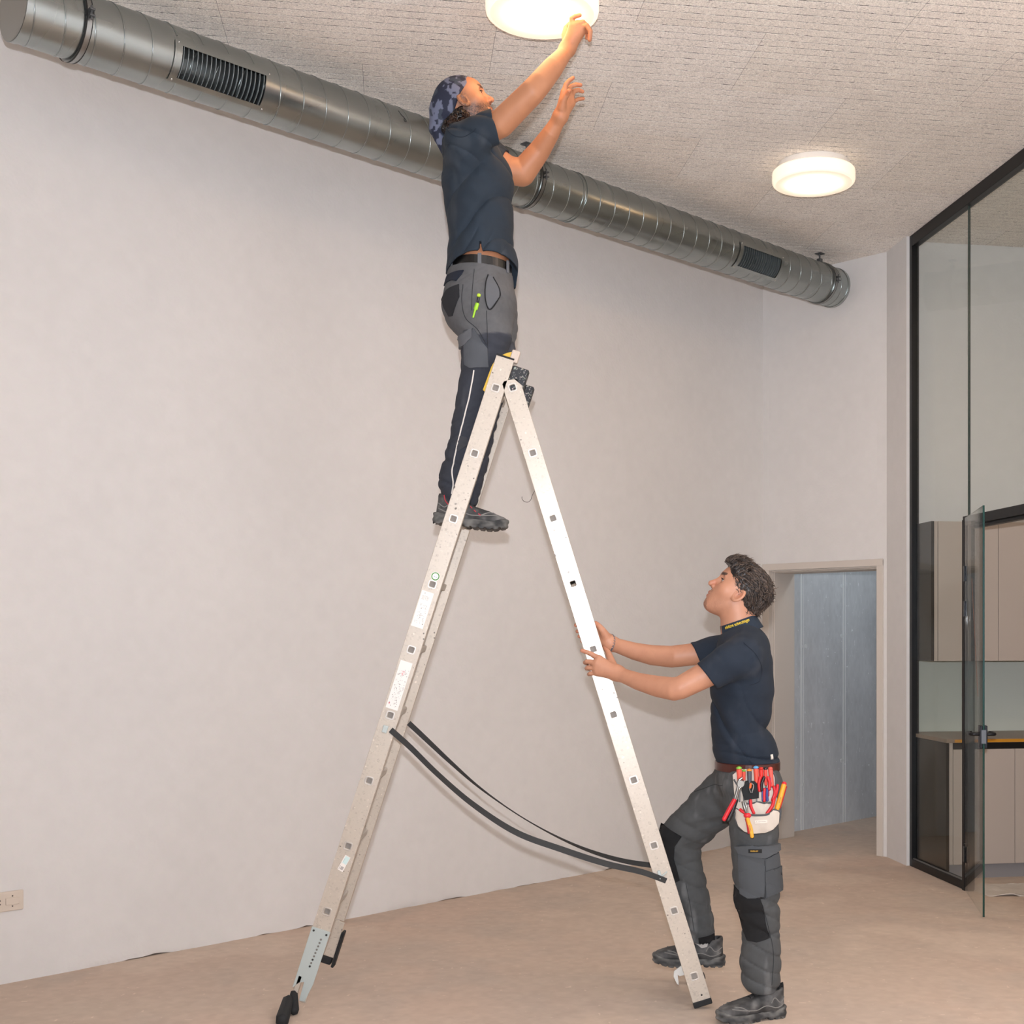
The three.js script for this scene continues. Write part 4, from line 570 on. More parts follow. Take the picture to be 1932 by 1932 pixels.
// ---- hands: palm rays from the wrist to each knuckle, fingers as chains of their own
function makeHand(o) {
  const fs = []; const W = at(...o.wrist), wr = o.wr || 0.024;
  o.fingers.forEach(q => { const K = at(...q.p[0]); fs.push([limb([[W, wr * 0.8], [W.clone().lerp(K, 0.5), 0.018], [K, 0.0142]]), 0.022]); });
  const palm = (x, y, z) => { let m = 1; for (const [g, k] of fs) m = smin(m, g(x, y, z), k); return m; };
  const fin = o.fingers.map(q => { const r = (q.r || 0.0088) * 1.13, n = q.p.length; return limb(q.p.map((v, i) => [at(...v), i === 0 ? r * 1.22 : r * (1 - 0.22 * i / (n - 1)) * (i < n - 1 ? 1.04 : 1)])); });
  const th = o.thumb ? limb(o.thumb.p.map((v, i) => [at(...v), [0.019, 0.0145, 0.0115, 0.0095][i]])) : null;
  const ext = o.arm;
  const f = (x, y, z) => { let m = palm(x, y, z), g = 1; for (const q of fin) { const v = q(x, y, z); if (v < g) g = v; } m = smin(m, g, 0.006); if (th) m = smin(m, th(x, y, z), 0.009); if (ext) m = smin(m, ext(x, y, z), 0.022); return m; };
  const pts = [W, ...(o.along ? [at(...o.along)] : []), ...o.fingers.flatMap(q => q.p.map(v => at(...v))), ...(o.thumb ? o.thumb.p.map(v => at(...v)) : [])];
  const tips = [...o.fingers, ...(o.thumb ? [o.thumb] : [])].map(q => { const n = q.p.length, a = at(...q.p[n - 2]), b = at(...q.p[n - 1]); return [b, b.clone().sub(a).normalize(), q.nail]; });
  return { f, pts, W, tips };
}
const wrinkle = (x, y, z, fx, fy, fz, warp = 0.5) => { const w = fbm3(x * 6, y * 6, z * 6, 2) * warp; const s = Math.sin(x * fx + y * fy + z * fz + w * 9); return s * (0.6 + 0.4 * noise3(x * 9 + 4, y * 9, z * 9)); };
const folds = (x, y, z, gx, gy, k, s) => { const v = 1 - Math.abs(Math.sin(((x * gx + y * gy) * k + 2.6 * noise3(x * 5 + s, y * 5, z * 5) + s) * 0.5)); return (v * v * Math.sqrt(v) - 0.25) * (0.5 + 0.6 * noise3(x * 5, y * 5 + s, z * 5)); };
// ---- hair tufts: bent tapering strands
function strands(list) {
  const pos = [], idx = [], col = []; for (const { p, d, up, len, r, curl, c } of list) {
    const n = 5, side = d.clone().cross(up).normalize(); const b0 = pos.length / 3; let q = p.clone(), dir = d.clone();
    for (let i = 0; i <= n; i++) { const t = i / n, w = r * (1 - t * 0.85) * (0.7 + 0.6 * Math.sin(Math.PI * Math.min(1, t + 0.2))); const u2 = side.clone().cross(dir).normalize(); for (let k = 0; k < 4; k++) { const a = k * Math.PI / 2; const v = q.clone().addScaledVector(side, Math.cos(a) * w * 1.5).addScaledVector(u2, Math.sin(a) * w); pos.push(v.x, v.y, v.z); col.push(c[0] * (1 + t * 0.8), c[1] * (1 + t * 0.8), c[2] * (1 + t * 0.8)); } q = q.addScaledVector(dir, len / n); dir = dir.addScaledVector(up, -curl / n).addScaledVector(side, Math.sin(p.x * 900 + i) * 0.10).normalize(); }
    for (let i = 0; i < n; i++) for (let k = 0; k < 4; k++) { const a = b0 + i * 4 + k, b = b0 + i * 4 + (k + 1) % 4; idx.push(a, a + 4, b, b, a + 4, b + 4); }
  }
  const g = new THREE.BufferGeometry(); g.setAttribute('position', new THREE.Float32BufferAttribute(pos, 3)); g.setAttribute('color', new THREE.Float32BufferAttribute(col, 3)); g.setIndex(idx); g.computeVertexNormals(); return g;
}
const hairM = new THREE.MeshPhysicalMaterial({ vertexColors: true, roughness: 0.42, sheen: 0.3, sheenColor: new THREE.Color(0x6a5a50) });
// ---- safety shoe, x forward from the heel, y up from the tread
const shoeUpper = limb([[V(0.046, 0.05, 0), 0.037], [V(0.05, 0.085, 0), 0.039], [V(0.052, 0.11, 0), 0.043]]), shoeFront = limb([[V(0.07, 0.062, 0), 0.046, 0.95], [V(0.13, 0.062, 0), 0.047, 0.95], [V(0.20, 0.050, -0.003), 0.043, 1.12], [V(0.262, 0.044, 0), 0.037, 1.12]]);
const soleOut = limb([[V(0.040, 0, 0), 0.041], [V(0.115, 0, 0.002), 0.038], [V(0.205, 0, -0.004), 0.052], [V(0.264, 0, 0), 0.043]]);
function shoeGeo() {
  const upper = (x, y, z) => { let d = smin(shoeUpper(x, y, z), shoeFront(x, y, z), 0.03); d = Math.max(d, 0.018 - y); d = smax(d, y - 0.118 - (0.05 - x) * 0.25, 0.006); d = smax(d, -(Math.hypot(x - 0.055, z) - 0.032 + Math.max(0, 0.1 - y) * 3), 0.005); return d + 0.0012 * noise3(x * 40, y * 40, z * 40); };
  const sole = (x, y, z) => { const side = 0.004 * Math.sin(y * 260) ; let d = soleOut(x, 0, z) - 0.002 + side * 0.4; const top = 0.036 + 0.012 * sstep(0.11, 0.0, x) + 0.016 * sstep(0.24, 0.3, x), bot = 0.014 * sstep(0.235, 0.31, x) + 0.007 * (sstep(0.085, 0.1, x) - sstep(0.12, 0.135, x)) + (Math.sin(x * 210) > 0.55 ? 0.005 : 0); return smax(smax(d, y - top, 0.006), bot - y, 0.004); };
  const gu = nets(upper, V(-0.01, 0.0, -0.07), V(0.32, 0.15, 0.07), 0.0045), gs = nets(sole, V(-0.02, -0.01, -0.07), V(0.33, 0.075, 0.07), 0.0045);
  paint(gu, (x, y, z) => { const n = 0.5 + fbm3(x * 30, y * 30, z * 30, 3), du = clamp(n * n * 0.17 + sstep(0.22, 0.3, x) * 0.08, 0, 0.35); return [0.026 + du * 0.8, 0.026 + du * 0.78, 0.027 + du * 0.74]; });
  paint(gs, (x, y, z) => { const n = clamp(0.5 + fbm3(x * 26, y * 50, z * 26, 3) * 1.3, 0, 1); return lerp3([0.03, 0.031, 0.032], [0.22, 0.215, 0.2], n * 0.75); });
  const lace = []; for (let k = 0; k < 4; k++) { const x = 0.10 + k * 0.019, y = 0.108 - k * 0.0055; lace.push(tube([V(x, y - 0.022, -0.03), V(x + 0.006, y + 0.003, 0), V(x, y - 0.022, 0.03)], 0.0024, 10, 5)); }
  const trim = [[[0.02, 0.062], [0.06, 0.05], [0.11, 0.062], [0.15, 0.05], [0.21, 0.055], [0.26, 0.062]], [[0.015, 0.085], [0.045, 0.07], [0.07, 0.09], [0.085, 0.07]], [[0.19, 0.05], [0.22, 0.066], [0.25, 0.07]]];
  const tr = []; for (const side of [-1, 1]) for (const t of trim) { const o = []; const cv = new THREE.CatmullRomCurve3(t.map(q => V(q[0], q[1], 0))); for (let i = 0; i <= 16; i++) { const q = cv.getPointAt(i / 16); let z = 0.075; let hit = false; for (let k = 0; k < 46; k++) { if (upper(q.x, q.y, z * side) < 0.001) { hit = true; break; } z -= 0.0015; } if (hit && z > 0.012) o.push(V(q.x, q.y, z * side)); } if (o.length > 3) tr.push(tube(o, 0.0022, 24, 5)); }
  return { gu, gs, lace: merge(lace), trim: merge(tr) };
}
const SHOE = shoeGeo(), soleM = clothM({ roughness: 0.8 }), upperM = clothM({ roughness: 0.75 });
function putShoe(parent, heel, fwd, up, accent, s = 1) {
  const f = fwd.clone().normalize(), z = f.clone().cross(up).normalize(), u = z.clone().cross(f).normalize(), M = new THREE.Matrix4().makeBasis(f.multiplyScalar(s), u.multiplyScalar(s), z.multiplyScalar(s)).setPosition(heel);
  const sh = mesh('shoe', SHOE.gu.clone().applyMatrix4(M), upperM, parent); mesh('sole', SHOE.gs.clone().applyMatrix4(M), soleM, sh); mesh('laces', SHOE.lace.clone().applyMatrix4(M), std(0x121314, 0.9), sh); mesh('trim', SHOE.trim.clone().applyMatrix4(M), std(accent, 0.8), sh); return sh;
}
// ================= man on the ladder
{
  const man = thing('person', 'man in navy polo and camouflage headscarf standing high on the ladder', 'person');
  const dN = 5.35, dF = 5.49, dC = 5.42;
  const skin = lin(0xb27b5a);
  const armN = limb([N_(882, 262, 5.26, 26), N_(945, 233, 5.19, 25.5), N_(1004, 174, 5.12, 23.5), N_(1018, 158, 5.13, 22.5), N_(1042, 129, 5.17, 20), N_(1060, 107, 5.21, 15.5), N_(1070, 93, 5.235, 13, 0.85)]);
  const armF = limb([N_(915, 290, 5.56, 28), N_(955, 320, 5.6, 26), N_(985, 326, 5.62, 25), N_(1018, 284, 5.58, 20.5), N_(1039, 252, 5.53, 16.5), N_(1056, 222, 5.49, 12.5, 0.85)]);
  const neck = limb([N_(866, 215, dC, 26), N_(872, 262, dC, 30)]);
  const torso = limb([N_(888, 280, dC, 32, 1.8), N_(903, 345, dC, 50, 1.25), N_(908, 430, dC, 46, 1.2), N_(908, 505, dC, 54, 1.3), N_(905, 545, dC, 52, 1.3)]);
  const legN = limb([N_(905, 560, dN, 38), N_(905, 700, dN, 26), N_(866, 900, dN, 17), N_(858, 955, dN, 15)]), legF = limb([N_(910, 560, dF, 38), N_(925, 690, dF, 26), N_(885, 900, dF, 17), N_(872, 960, dF, 15)]);
  const head = makeHead({ center: at(877, 200, dC), pitch: 0.45, facing: 1, scale: 0.98, skin, neck,
    beard: (a, b, w) => { const side = sstep(0.045, -0.005, a) * sstep(-0.045, 0.0, a) * sstep(0.05, 0.02, b) * sstep(0.04, 0.055, w); const jaw = sstep(-0.028, -0.06, b + (a > 0.05 ? 0 : (0.05 - a) * -0.55)) * sstep(-0.03, 0.0, a); const mo = Math.hypot((a - 0.095) * 1.2, (b + 0.05) * 1.6) < 0.016 ? 0.8 : 0; return Math.max(side * 0.85, jaw, mo) * (b < -0.062 && b > -0.07 && a > 0.083 ? 0.2 : 1); } });
  const H1 = makeHand({ wrist: [1071, 91, 5.235], along: [1048, 121, 5.18], arm: armN, wr: 0.027, fingers: [
    { p: [[1079.5, 50, 5.205], [1078.5, 35, 5.195], [1085, 31, 5.19], [1094, 28.5, 5.188]] },
    { p: [[1089, 46, 5.2], [1100, 41.5, 5.195], [1108, 50, 5.2], [1110, 60, 5.215]] },
    { p: [[1097, 51, 5.205], [1107, 48.5, 5.19], [1114, 59, 5.19], [1112.5, 75, 5.20]], r: 0.0092 },
    { p: [[1098, 60, 5.215], [1104, 57, 5.23], [1108, 63, 5.235], [1107, 72, 5.23]], r: 0.0078 }], thumb: { p: [[1070, 82, 5.25], [1066, 66, 5.26], [1068, 53, 5.265], [1075, 45, 5.262]] } });
  const H2 = makeHand({ wrist: [1058, 218, 5.485], along: [1036, 256, 5.53], arm: armF, wr: 0.026, fingers: [
    { p: [[1064, 174, 5.46], [1068, 159, 5.45], [1074, 152, 5.445], [1081, 147, 5.44]] },
    { p: [[1072, 171, 5.475], [1078, 162.5, 5.475], [1087, 159.5, 5.475], [1095.5, 160.5, 5.478]] },
    { p: [[1077, 183, 5.495], [1083, 172, 5.5], [1091.5, 169.8, 5.505], [1099, 173, 5.51]] },
    { p: [[1079, 196, 5.505], [1085, 190, 5.515], [1092, 187, 5.52], [1100.5, 186, 5.525]], r: 0.0078 }], thumb: { p: [[1060, 204, 5.46], [1063, 190, 5.44], [1069, 179, 5.425], [1073.5, 172, 5.41]] } });
  const bodyF = unite(0.03, armN, armF, torso, neck, legN, legF);
  const arms = unite(0.03, armN, armF, torso, neck);
  const hair = (x, y, z) => { const n = noise3(x * 260, y * 200, z * 260); return n > 0.5 ? 0.07 : 0; };
  const skinCol = (x, y, z) => { const n = fbm3(x * 35, y * 35, z * 35, 3), h = hair(x, y, z) * sstep(-0.30, -0.2, x); return [skin[0] * (1 + n * 0.10 - h), skin[1] * (1 + n * 0.13 - h), skin[2] * (1 + n * 0.13 - h)]; };
  const handCol = H => (x, y, z) => { const c = skinCol(x, y, z); let k = c; for (const [t, d, nail] of H.tips) { const e = Math.hypot(x - t.x, y - t.y, z - t.z); if (e < 0.02) k = [k[0] * 1.02, k[1] * 0.9, k[2] * 0.88]; } return k; };
  const g = [];
  { const [lo, hi] = bounds([at(820, 180, 5.1), at(1085, 1000, 5.75), at(1075, 80, 5.1)], 0.06); g.push(paint(nets(bodyF, lo, hi, 0.009), skinCol)); }
  for (const H of [H1, H2]) { const [lo, hi] = bounds(H.pts, 0.03); g.push(paint(nets(H.f, lo, hi, 0.003), handCol(H))); }
  { const [lo, hi] = bounds([head.wld(-0.12, -0.13, -0.09), head.wld(0.13, 0.13, 0.09), head.wld(-0.12, 0.13, 0), head.wld(0.13, -0.13, 0)], 0.012); g.push(paint(nets(head.f, lo, hi, 0.003), head.color)); }
  const body = mesh('body', mergeC(g), skinM, man);
  head.eyes(man);

  // headscarf
  const tail = limb([N_(836, 218, dC, 25), N_(827, 242, dC, 18), N_(830, 262, dC, 11), N_(836, 286, dC, 5)]);
  const scarfF = (x, y, z) => { const [a, b, q] = head.loc(x, y, z); let d = (Math.hypot((a + 0.016) / 0.110, (b - 0.034) / 0.100, q / 0.088) - 1) * 0.09; d = smin(d, tail(x, y, z), 0.045); const yl = a > 0.0 ? mix(0.024, 0.078, clamp(a / 0.088, 0, 1.3)) : a > -0.06 ? mix(-0.03, 0.024, (a + 0.06) / 0.06) : mix(-0.16, -0.03, clamp((a + 0.12) / 0.06, 0, 1)); d = smax(d, (yl - b) * 0.8, 0.006); return d + 0.0025 * wrinkle(x, y, z, 90, 60, 20) * sstep(-0.02, -0.1, b); };
  { const [lo, hi] = bounds([at(800, 150, dC), at(905, 292, dC)], 0.12); const s = nets(scarfF, lo, hi, 0.0035); paint(s, (x, y, z) => { const n = noise3(x * 46, y * 40, z * 46) + 0.55 * noise3(x * 95 + 5, y * 82, z * 95), m = noise3(x * 40 + 30, y * 36, z * 40 + 9); return n > 0.12 ? lin(0x666c82) : m > 0.25 ? lin(0x39414f) : lin(0x20263a); }); mesh('headscarf', s, clothM({ roughness: 0.8 }), man); }
  // dark curls under the scarf
  { const r = mulberry(31), list = []; for (let i = 0; i < 330; i++) { const px = 846 + r() * 44, py = 214 + r() * 42, d = dC - 0.055 - r() * 0.05; if (py < 226 && px > 862 && px < 872) continue; if ((px - 866) * 0.9 + (py - 226) < -16 || (px > 884 && py < 226) || px - 846 < (256 - py) * -0.1) continue; const c = at(px, py, d), ax = V(r() - 0.5, r() - 0.5, r() - 0.2).normalize(), e = V(0, 0, 1).cross(ax).normalize(), u = ax.clone().cross(e); const pts = []; const R = 0.004 + r() * 0.004; for (let k = 0; k <= 14; k++) { const t = k / 14 * Math.PI * 3; pts.push(c.clone().addScaledVector(e, Math.cos(t) * R).addScaledVector(u, Math.sin(t) * R).addScaledVector(ax, (k / 14 - 0.5) * 0.018)); } list.push(tube(pts, 0.0017, 14, 4)); }
    const core = limb([N_(872, 228, dC, 20, 2.1), N_(852, 246, dC, 18, 2.0)]); const cg = nets((x, y, z) => core(x, y, z) + 0.006 * noise3(x * 120, y * 120, z * 120), ...bounds([at(835, 205, dC), at(898, 268, dC)], 0.13), 0.005); const all = [paint(cg, () => lin(0x120a07))]; const m = merge(list); m.deleteAttribute('uv'); all.push(paint(m, (x, y, z) => { const n = 0.5 + 0.5 * noise3(x * 90, y * 90, z * 90); return lerp3(lin(0x1a0e09), lin(0x3c2214), n); })); mesh('hair', mergeC(all), hairM, man); }

  // polo shirt
  const shT = limb([N_(872, 272, dC, 36, 1.7), N_(888, 292, dC, 53, 1.62), N_(901, 345, dC, 67, 1.32), N_(905, 400, dC, 63, 1.28), N_(908, 450, dC, 60, 1.28), N_(909, 500, dC, 66, 1.25), N_(909, 560, dC, 66, 1.25)]);
  const slN = limb([N_(878, 272, 5.25, 40), N_(905, 252, 5.21, 34), N_(950, 229, 5.19, 29.5)]), slF = limb([N_(900, 278, 5.54, 36), N_(945, 312, 5.59, 31)]);
  const hemY = (x, z) => { const px = CX + x / -z * FL; const t = (px - 915) / 68, far = sstep(-5.42, -5.5, z) * sstep(935, 965, px); return EYE + (CY - (496 + Math.abs(t) ** 3 * 19 + far * 42)) / FL * dC; };
  const cutN = at(934, 238, 5.17), cutF = at(946, 312, 5.59);
  const shirtF = (x, y, z) => {
    let a = slN(x, y, z), b = slF(x, y, z); a = smax(a, (x - cutN.x) * 0.97 + (y - cutN.y) * 0.24 + Math.max(0, -a - 0.007) * 1.1, 0.003); b = smax(b, (x - cutF.x) * 0.85 - (y - cutF.y) * 0.5 + Math.max(0, -b - 0.007), 0.003);
    let d = smin(smin(shT(x, y, z), a, 0.04), b, 0.04);
    const up = sstep(3.3, 3.5, y); d += 0.017 * folds(x, y, z, 0.79, -0.61, 46, 3) * (1 - up) + 0.012 * folds(x, y, z, 0.95, -0.3, 85, 5) * (1 - up) * sstep(3.2, 3.0, y) + 0.012 * folds(x, y, z, 0.45, 0.9, 75, 8) * up + 0.0025 * wrinkle(x, y, z, 50, 45, 20, 0.6);
    const sd = Math.max(0, -d - 0.007);
    d = smax(d, hemY(x, z) - y + sd * 0.9, 0.003);
    { const e = at(914, 488, dC), q = Math.max(Math.abs(x - e.x) - 0.004 - Math.max(0, (e.y - y)) * 0.3, y - e.y - 0.018, -5.33 - z); d = smax(d, -q, 0.002); }   // side slit
    return d;
  };
  const navy = (x, y, z) => { const n = fbm3(x * 8, y * 8, z * 8, 3), f = fbm3(x * 60, y * 60, z * 60, 2), du = clamp(fbm3(x * 14 + 3, y * 5, z * 14, 3) - 0.12, 0, 0.4); const k = 1 + n * 0.28 + f * 0.12; return [0.0155 * k + du * 0.06, 0.0260 * k + du * 0.06, 0.040 * k + du * 0.062]; };
  { const [lo, hi] = bounds([at(822, 200, 5.1), at(985, 560, 5.8)], 0.05); mesh('polo_shirt', paint(nets(shirtF, lo, hi, 0.005), navy), clothM({ roughness: 0.9 }), man); }
  { const sm = mesh('sleeve_seam', seamTube(shirtF, [[852, 262], [856, 282], [868, 298], [888, 304], [912, 292]], dC, 0.0014, 0.0006), std(0x18222e, 0.95), man); }

  // work trousers
  const pelvis = limb([N_(906, 508, dC, 60, 1.28), N_(905, 540, dC, 64, 1.25), N_(905, 575, dC, 70, 1.18)]);
  const tN = limb([N_(903, 575, dN, 62), N_(916, 625, dN, 52), N_(913, 665, dN, 43), N_(906, 705, dN, 37), N_(894, 765, dN, 35), N_(880, 835, dN, 33), N_(868, 885, dN, 33), N_(862, 908, dN, 34.5), N_(862, 942, dN, 26)]);
  const tF = limb([N_(908, 580, dF, 60), N_(926, 625, dF, 50), N_(930, 665, dF, 42), N_(922, 720, dF, 36), N_(902, 800, dF, 34), N_(884, 880, dF, 34), N_(876, 935, dF, 28)]);
  const trF = (x, y, z) => {
    let d = smin(pelvis(x, y, z), smin(tN(x, y, z), tF(x, y, z), 0.02), 0.045);
    const low = sstep(2.55, 2.35, y); d += (0.0030 * wrinkle(x, y, z, 25, 85, 20, 0.7) + 0.012 * folds(x, y, z, 0.35, 0.94, 70, 2) + 0.006 * folds(x, y, z, -0.5, 0.86, 120, 12)) * (0.4 + low * 0.7) + 0.007 * fbm3(x * 9, y * 22, z * 9, 2) * sstep(2.6, 2.2, y) + 0.006 * Math.max(0, Math.sin((y + x * 0.5) * 70 + noise3(x * 6, 1, z * 6) * 2)) * sstep(0.09, 0, Math.abs(y - 2.72));
    const top = at(905, 517, dC).y; d = smax(d, y - top - (x + 0.53) * -0.05 - Math.max(0, -d) * 1.5 * 0, 0.004); const bot = at(860, 950, dN).y; return smax(d, bot - y, 0.006);
  };
  const trCol = (x, y, z) => { const n = fbm3(x * 12, y * 12, z * 12, 3), f = fbm3(x * 80, y * 80, z * 80, 2), k = 1 + n * 0.25 + f * 0.16; const py = CY - (y - EYE) / dC * FL; const up = sstep(648, 646, py + (x + 0.5) * 60); const lo = [0.034, 0.038, 0.050], hi = [0.104, 0.105, 0.109]; const du = clamp(fbm3(x * 20, y * 7, z * 20 + 4, 3) - 0.2, 0, 0.3) * 0.12; return lerp3(lo, hi, up).map(v => v * k + du * (1 - up)); };
  { const [lo, hi] = bounds([at(820, 500, 5.1), at(990, 955, 5.7)], 0.06); mesh('work_trousers', paint(nets(trF, lo, hi, 0.0065), trCol), clothM(), man); }
  const dark = std(0x232428, 0.95), grey = std(0x64666a, 0.95), mid = std(0x53565b, 0.95), line = std(0xe9e2da, 0.6);
  mesh('rear_pocket', panel(trF, [[838, 573], [852, 563], [876, 559], [877, 583], [862, 612], [854, 610], [845, 594]], dC, 0.004), dark, man);
  mesh('pocket_flap', panel(trF, [[842, 547], [850, 531], [884, 532], [880, 540], [870, 551], [858, 546]], dC, 0.005), std(0x1c2230, 0.95), man);
  mesh('cargo_pocket', panel(trF, [[879, 632], [900, 632], [923, 668], [924, 700], [892, 702], [881, 694]], dN, 0.007), mid, man);
  mesh('pocket_flap', panel(trF, [[866, 640], [898, 630], [896, 646], [882, 658], [867, 660]], dN, 0.010), grey, man);
  mesh('hip_pocket', panel(trF, [[926, 533], [935, 537], [946, 560], [945, 575], [928, 597], [922, 585], [922, 552]], dN, 0.003), std(0x5e6064, 0.95), man);
  mesh('pocket_edge', seamTube(trF, [[925, 532], [921, 556], [922, 584], [928, 598], [946, 572], [946, 560], [934, 536]], dN, 0.0026, 0.003), std(0x191a1c, 0.95), man);
  for (const p of [[[900, 522], [898, 560], [896, 600]], [[923, 600], [924, 640], [924, 700]], [[880, 552], [878, 585], [884, 612], [905, 632], [922, 660]]]) mesh('seam', seamTube(trF, p, dN, 0.0013, 0.001), std(0x2b2d31, 0.95), man);
  mesh('reflective_piping', seamTube(trF, [[898, 706], [895, 725], [888, 760], [879, 795], [870, 830], [862, 865], [857, 895], [859, 915], [856, 935]], dN, 0.0032, 0.001, 60), line, man);
  mesh('knee_patch', panel(trF, [[866, 826], [884, 830], [888, 844], [868, 856], [862, 846]], dN, 0.003), std(0x3c3d42, 0.9), man);
  // belt, with skin showing above it
  { const c = at(908, 509, dC), pts = [], n = 64; for (let i = 0; i < n; i++) { const a = i / n * Math.PI * 2; pts.push([Math.cos(a) * m_(56, dC), Math.sin(a) * m_(56, dC) * 1.27]); } const pos = [], idx = []; for (let i = 0; i <= n; i++) { const [x, z] = pts[i % n]; const lift = x * -0.06; for (const [k, y] of [[1, -0.019], [1.035, -0.017], [1.035, 0.017], [1, 0.019]]) pos.push(c.x + x * k, c.y + y + lift, c.z + z * k); } for (let i = 0; i < n; i++) for (let e = 0; e < 3; e++) { const a = i * 4 + e; idx.push(a, a + 1, a + 4, a + 1, a + 5, a + 4); } let b = new THREE.BufferGeometry(); b.setAttribute('position', new THREE.Float32BufferAttribute(pos, 3)); b.setIndex(idx); b = b.toNonIndexed(); b.computeVertexNormals(); const bt = mesh('belt', b, std(0x0f0e0e, 0.3, { side: THREE.DoubleSide }), man);
    for (const [px, d] of [[860, dC], [912, dC], [957, dC]]) { const p = at(px, 509, d), a = Math.acos(clamp((p.x - c.x) / m_(56, dC), -0.99, 0.99)); const q = V(c.x + Math.cos(a) * m_(60.5, dC), c.y - (p.x - c.x) * 0.06 - 0.004, c.z + Math.sin(a) * m_(60.5, dC) * 1.26); mesh('belt_loop', rbox(0.016, 0.052, 0.006, 0.002).rotateY(Math.PI / 2 - a).translate(q.x, q.y, q.z), grey, bt); } }
  putShoe(man, at(817, 988, dN), V(1, -0.115, -0.02), UP, 0x8b8a86, 1.0);
  { const s = putShoe(man, at(822, 990, dF), V(1, -0.115, -0.05), UP, 0x8b8a86, 0.98); }
  mesh('shoe_piping', merge([tube([at(838, 934, dN - 0.043), at(840, 944, dN - 0.046), at(846, 952, dN - 0.045)], 0.0022, 8, 5), rod(at(887, 955, dN - 0.046), at(891, 959, dN - 0.047), 0.002), rod(at(894, 962, dN - 0.047), at(898, 966, dN - 0.047), 0.002), rod(at(902, 969, dN - 0.047), at(907, 972, dN - 0.047), 0.002)]), std(0xc23a45, 0.7), man);
  rebase(man); 
  // marker pen in the leg pocket
  const pen = thing('marker_pen', 'bright green marker pen clipped in grey trouser pocket', 'pen');
  { const f = (px, py, o) => { const w = at(px, py, dN), s = onto(trF, w.x, w.y, -dN + 0.3); return (s || w).add(V(0, 0, o)); }; const a = f(911, 572, 0.014), b = f(908, 588, 0.014), c = f(905, 596, 0.015), d = f(899, 615, 0.018); mesh('cap', rod(a, a.clone().lerp(b, 0.42), 0.0078, 0.0078, 12), std(0xb9d83a, 0.45), pen); mesh('grip', rod(a.clone().lerp(b, 0.35), b, 0.0055, 0.0055, 12), std(0x1a1b1d, 0.5), pen); mesh('barrel', rod(b, c.clone().lerp(d, 0.3), 0.0082, 0.0085, 12), std(0x9fd435, 0.45), pen); mesh('clip', rod(c.clone().add(V(0, 0, 0.006)), d.clone().add(V(0, 0, 0.004)), 0.0045, 0.004, 8), std(0x9fd435, 0.45), pen); rebase(pen); }
}
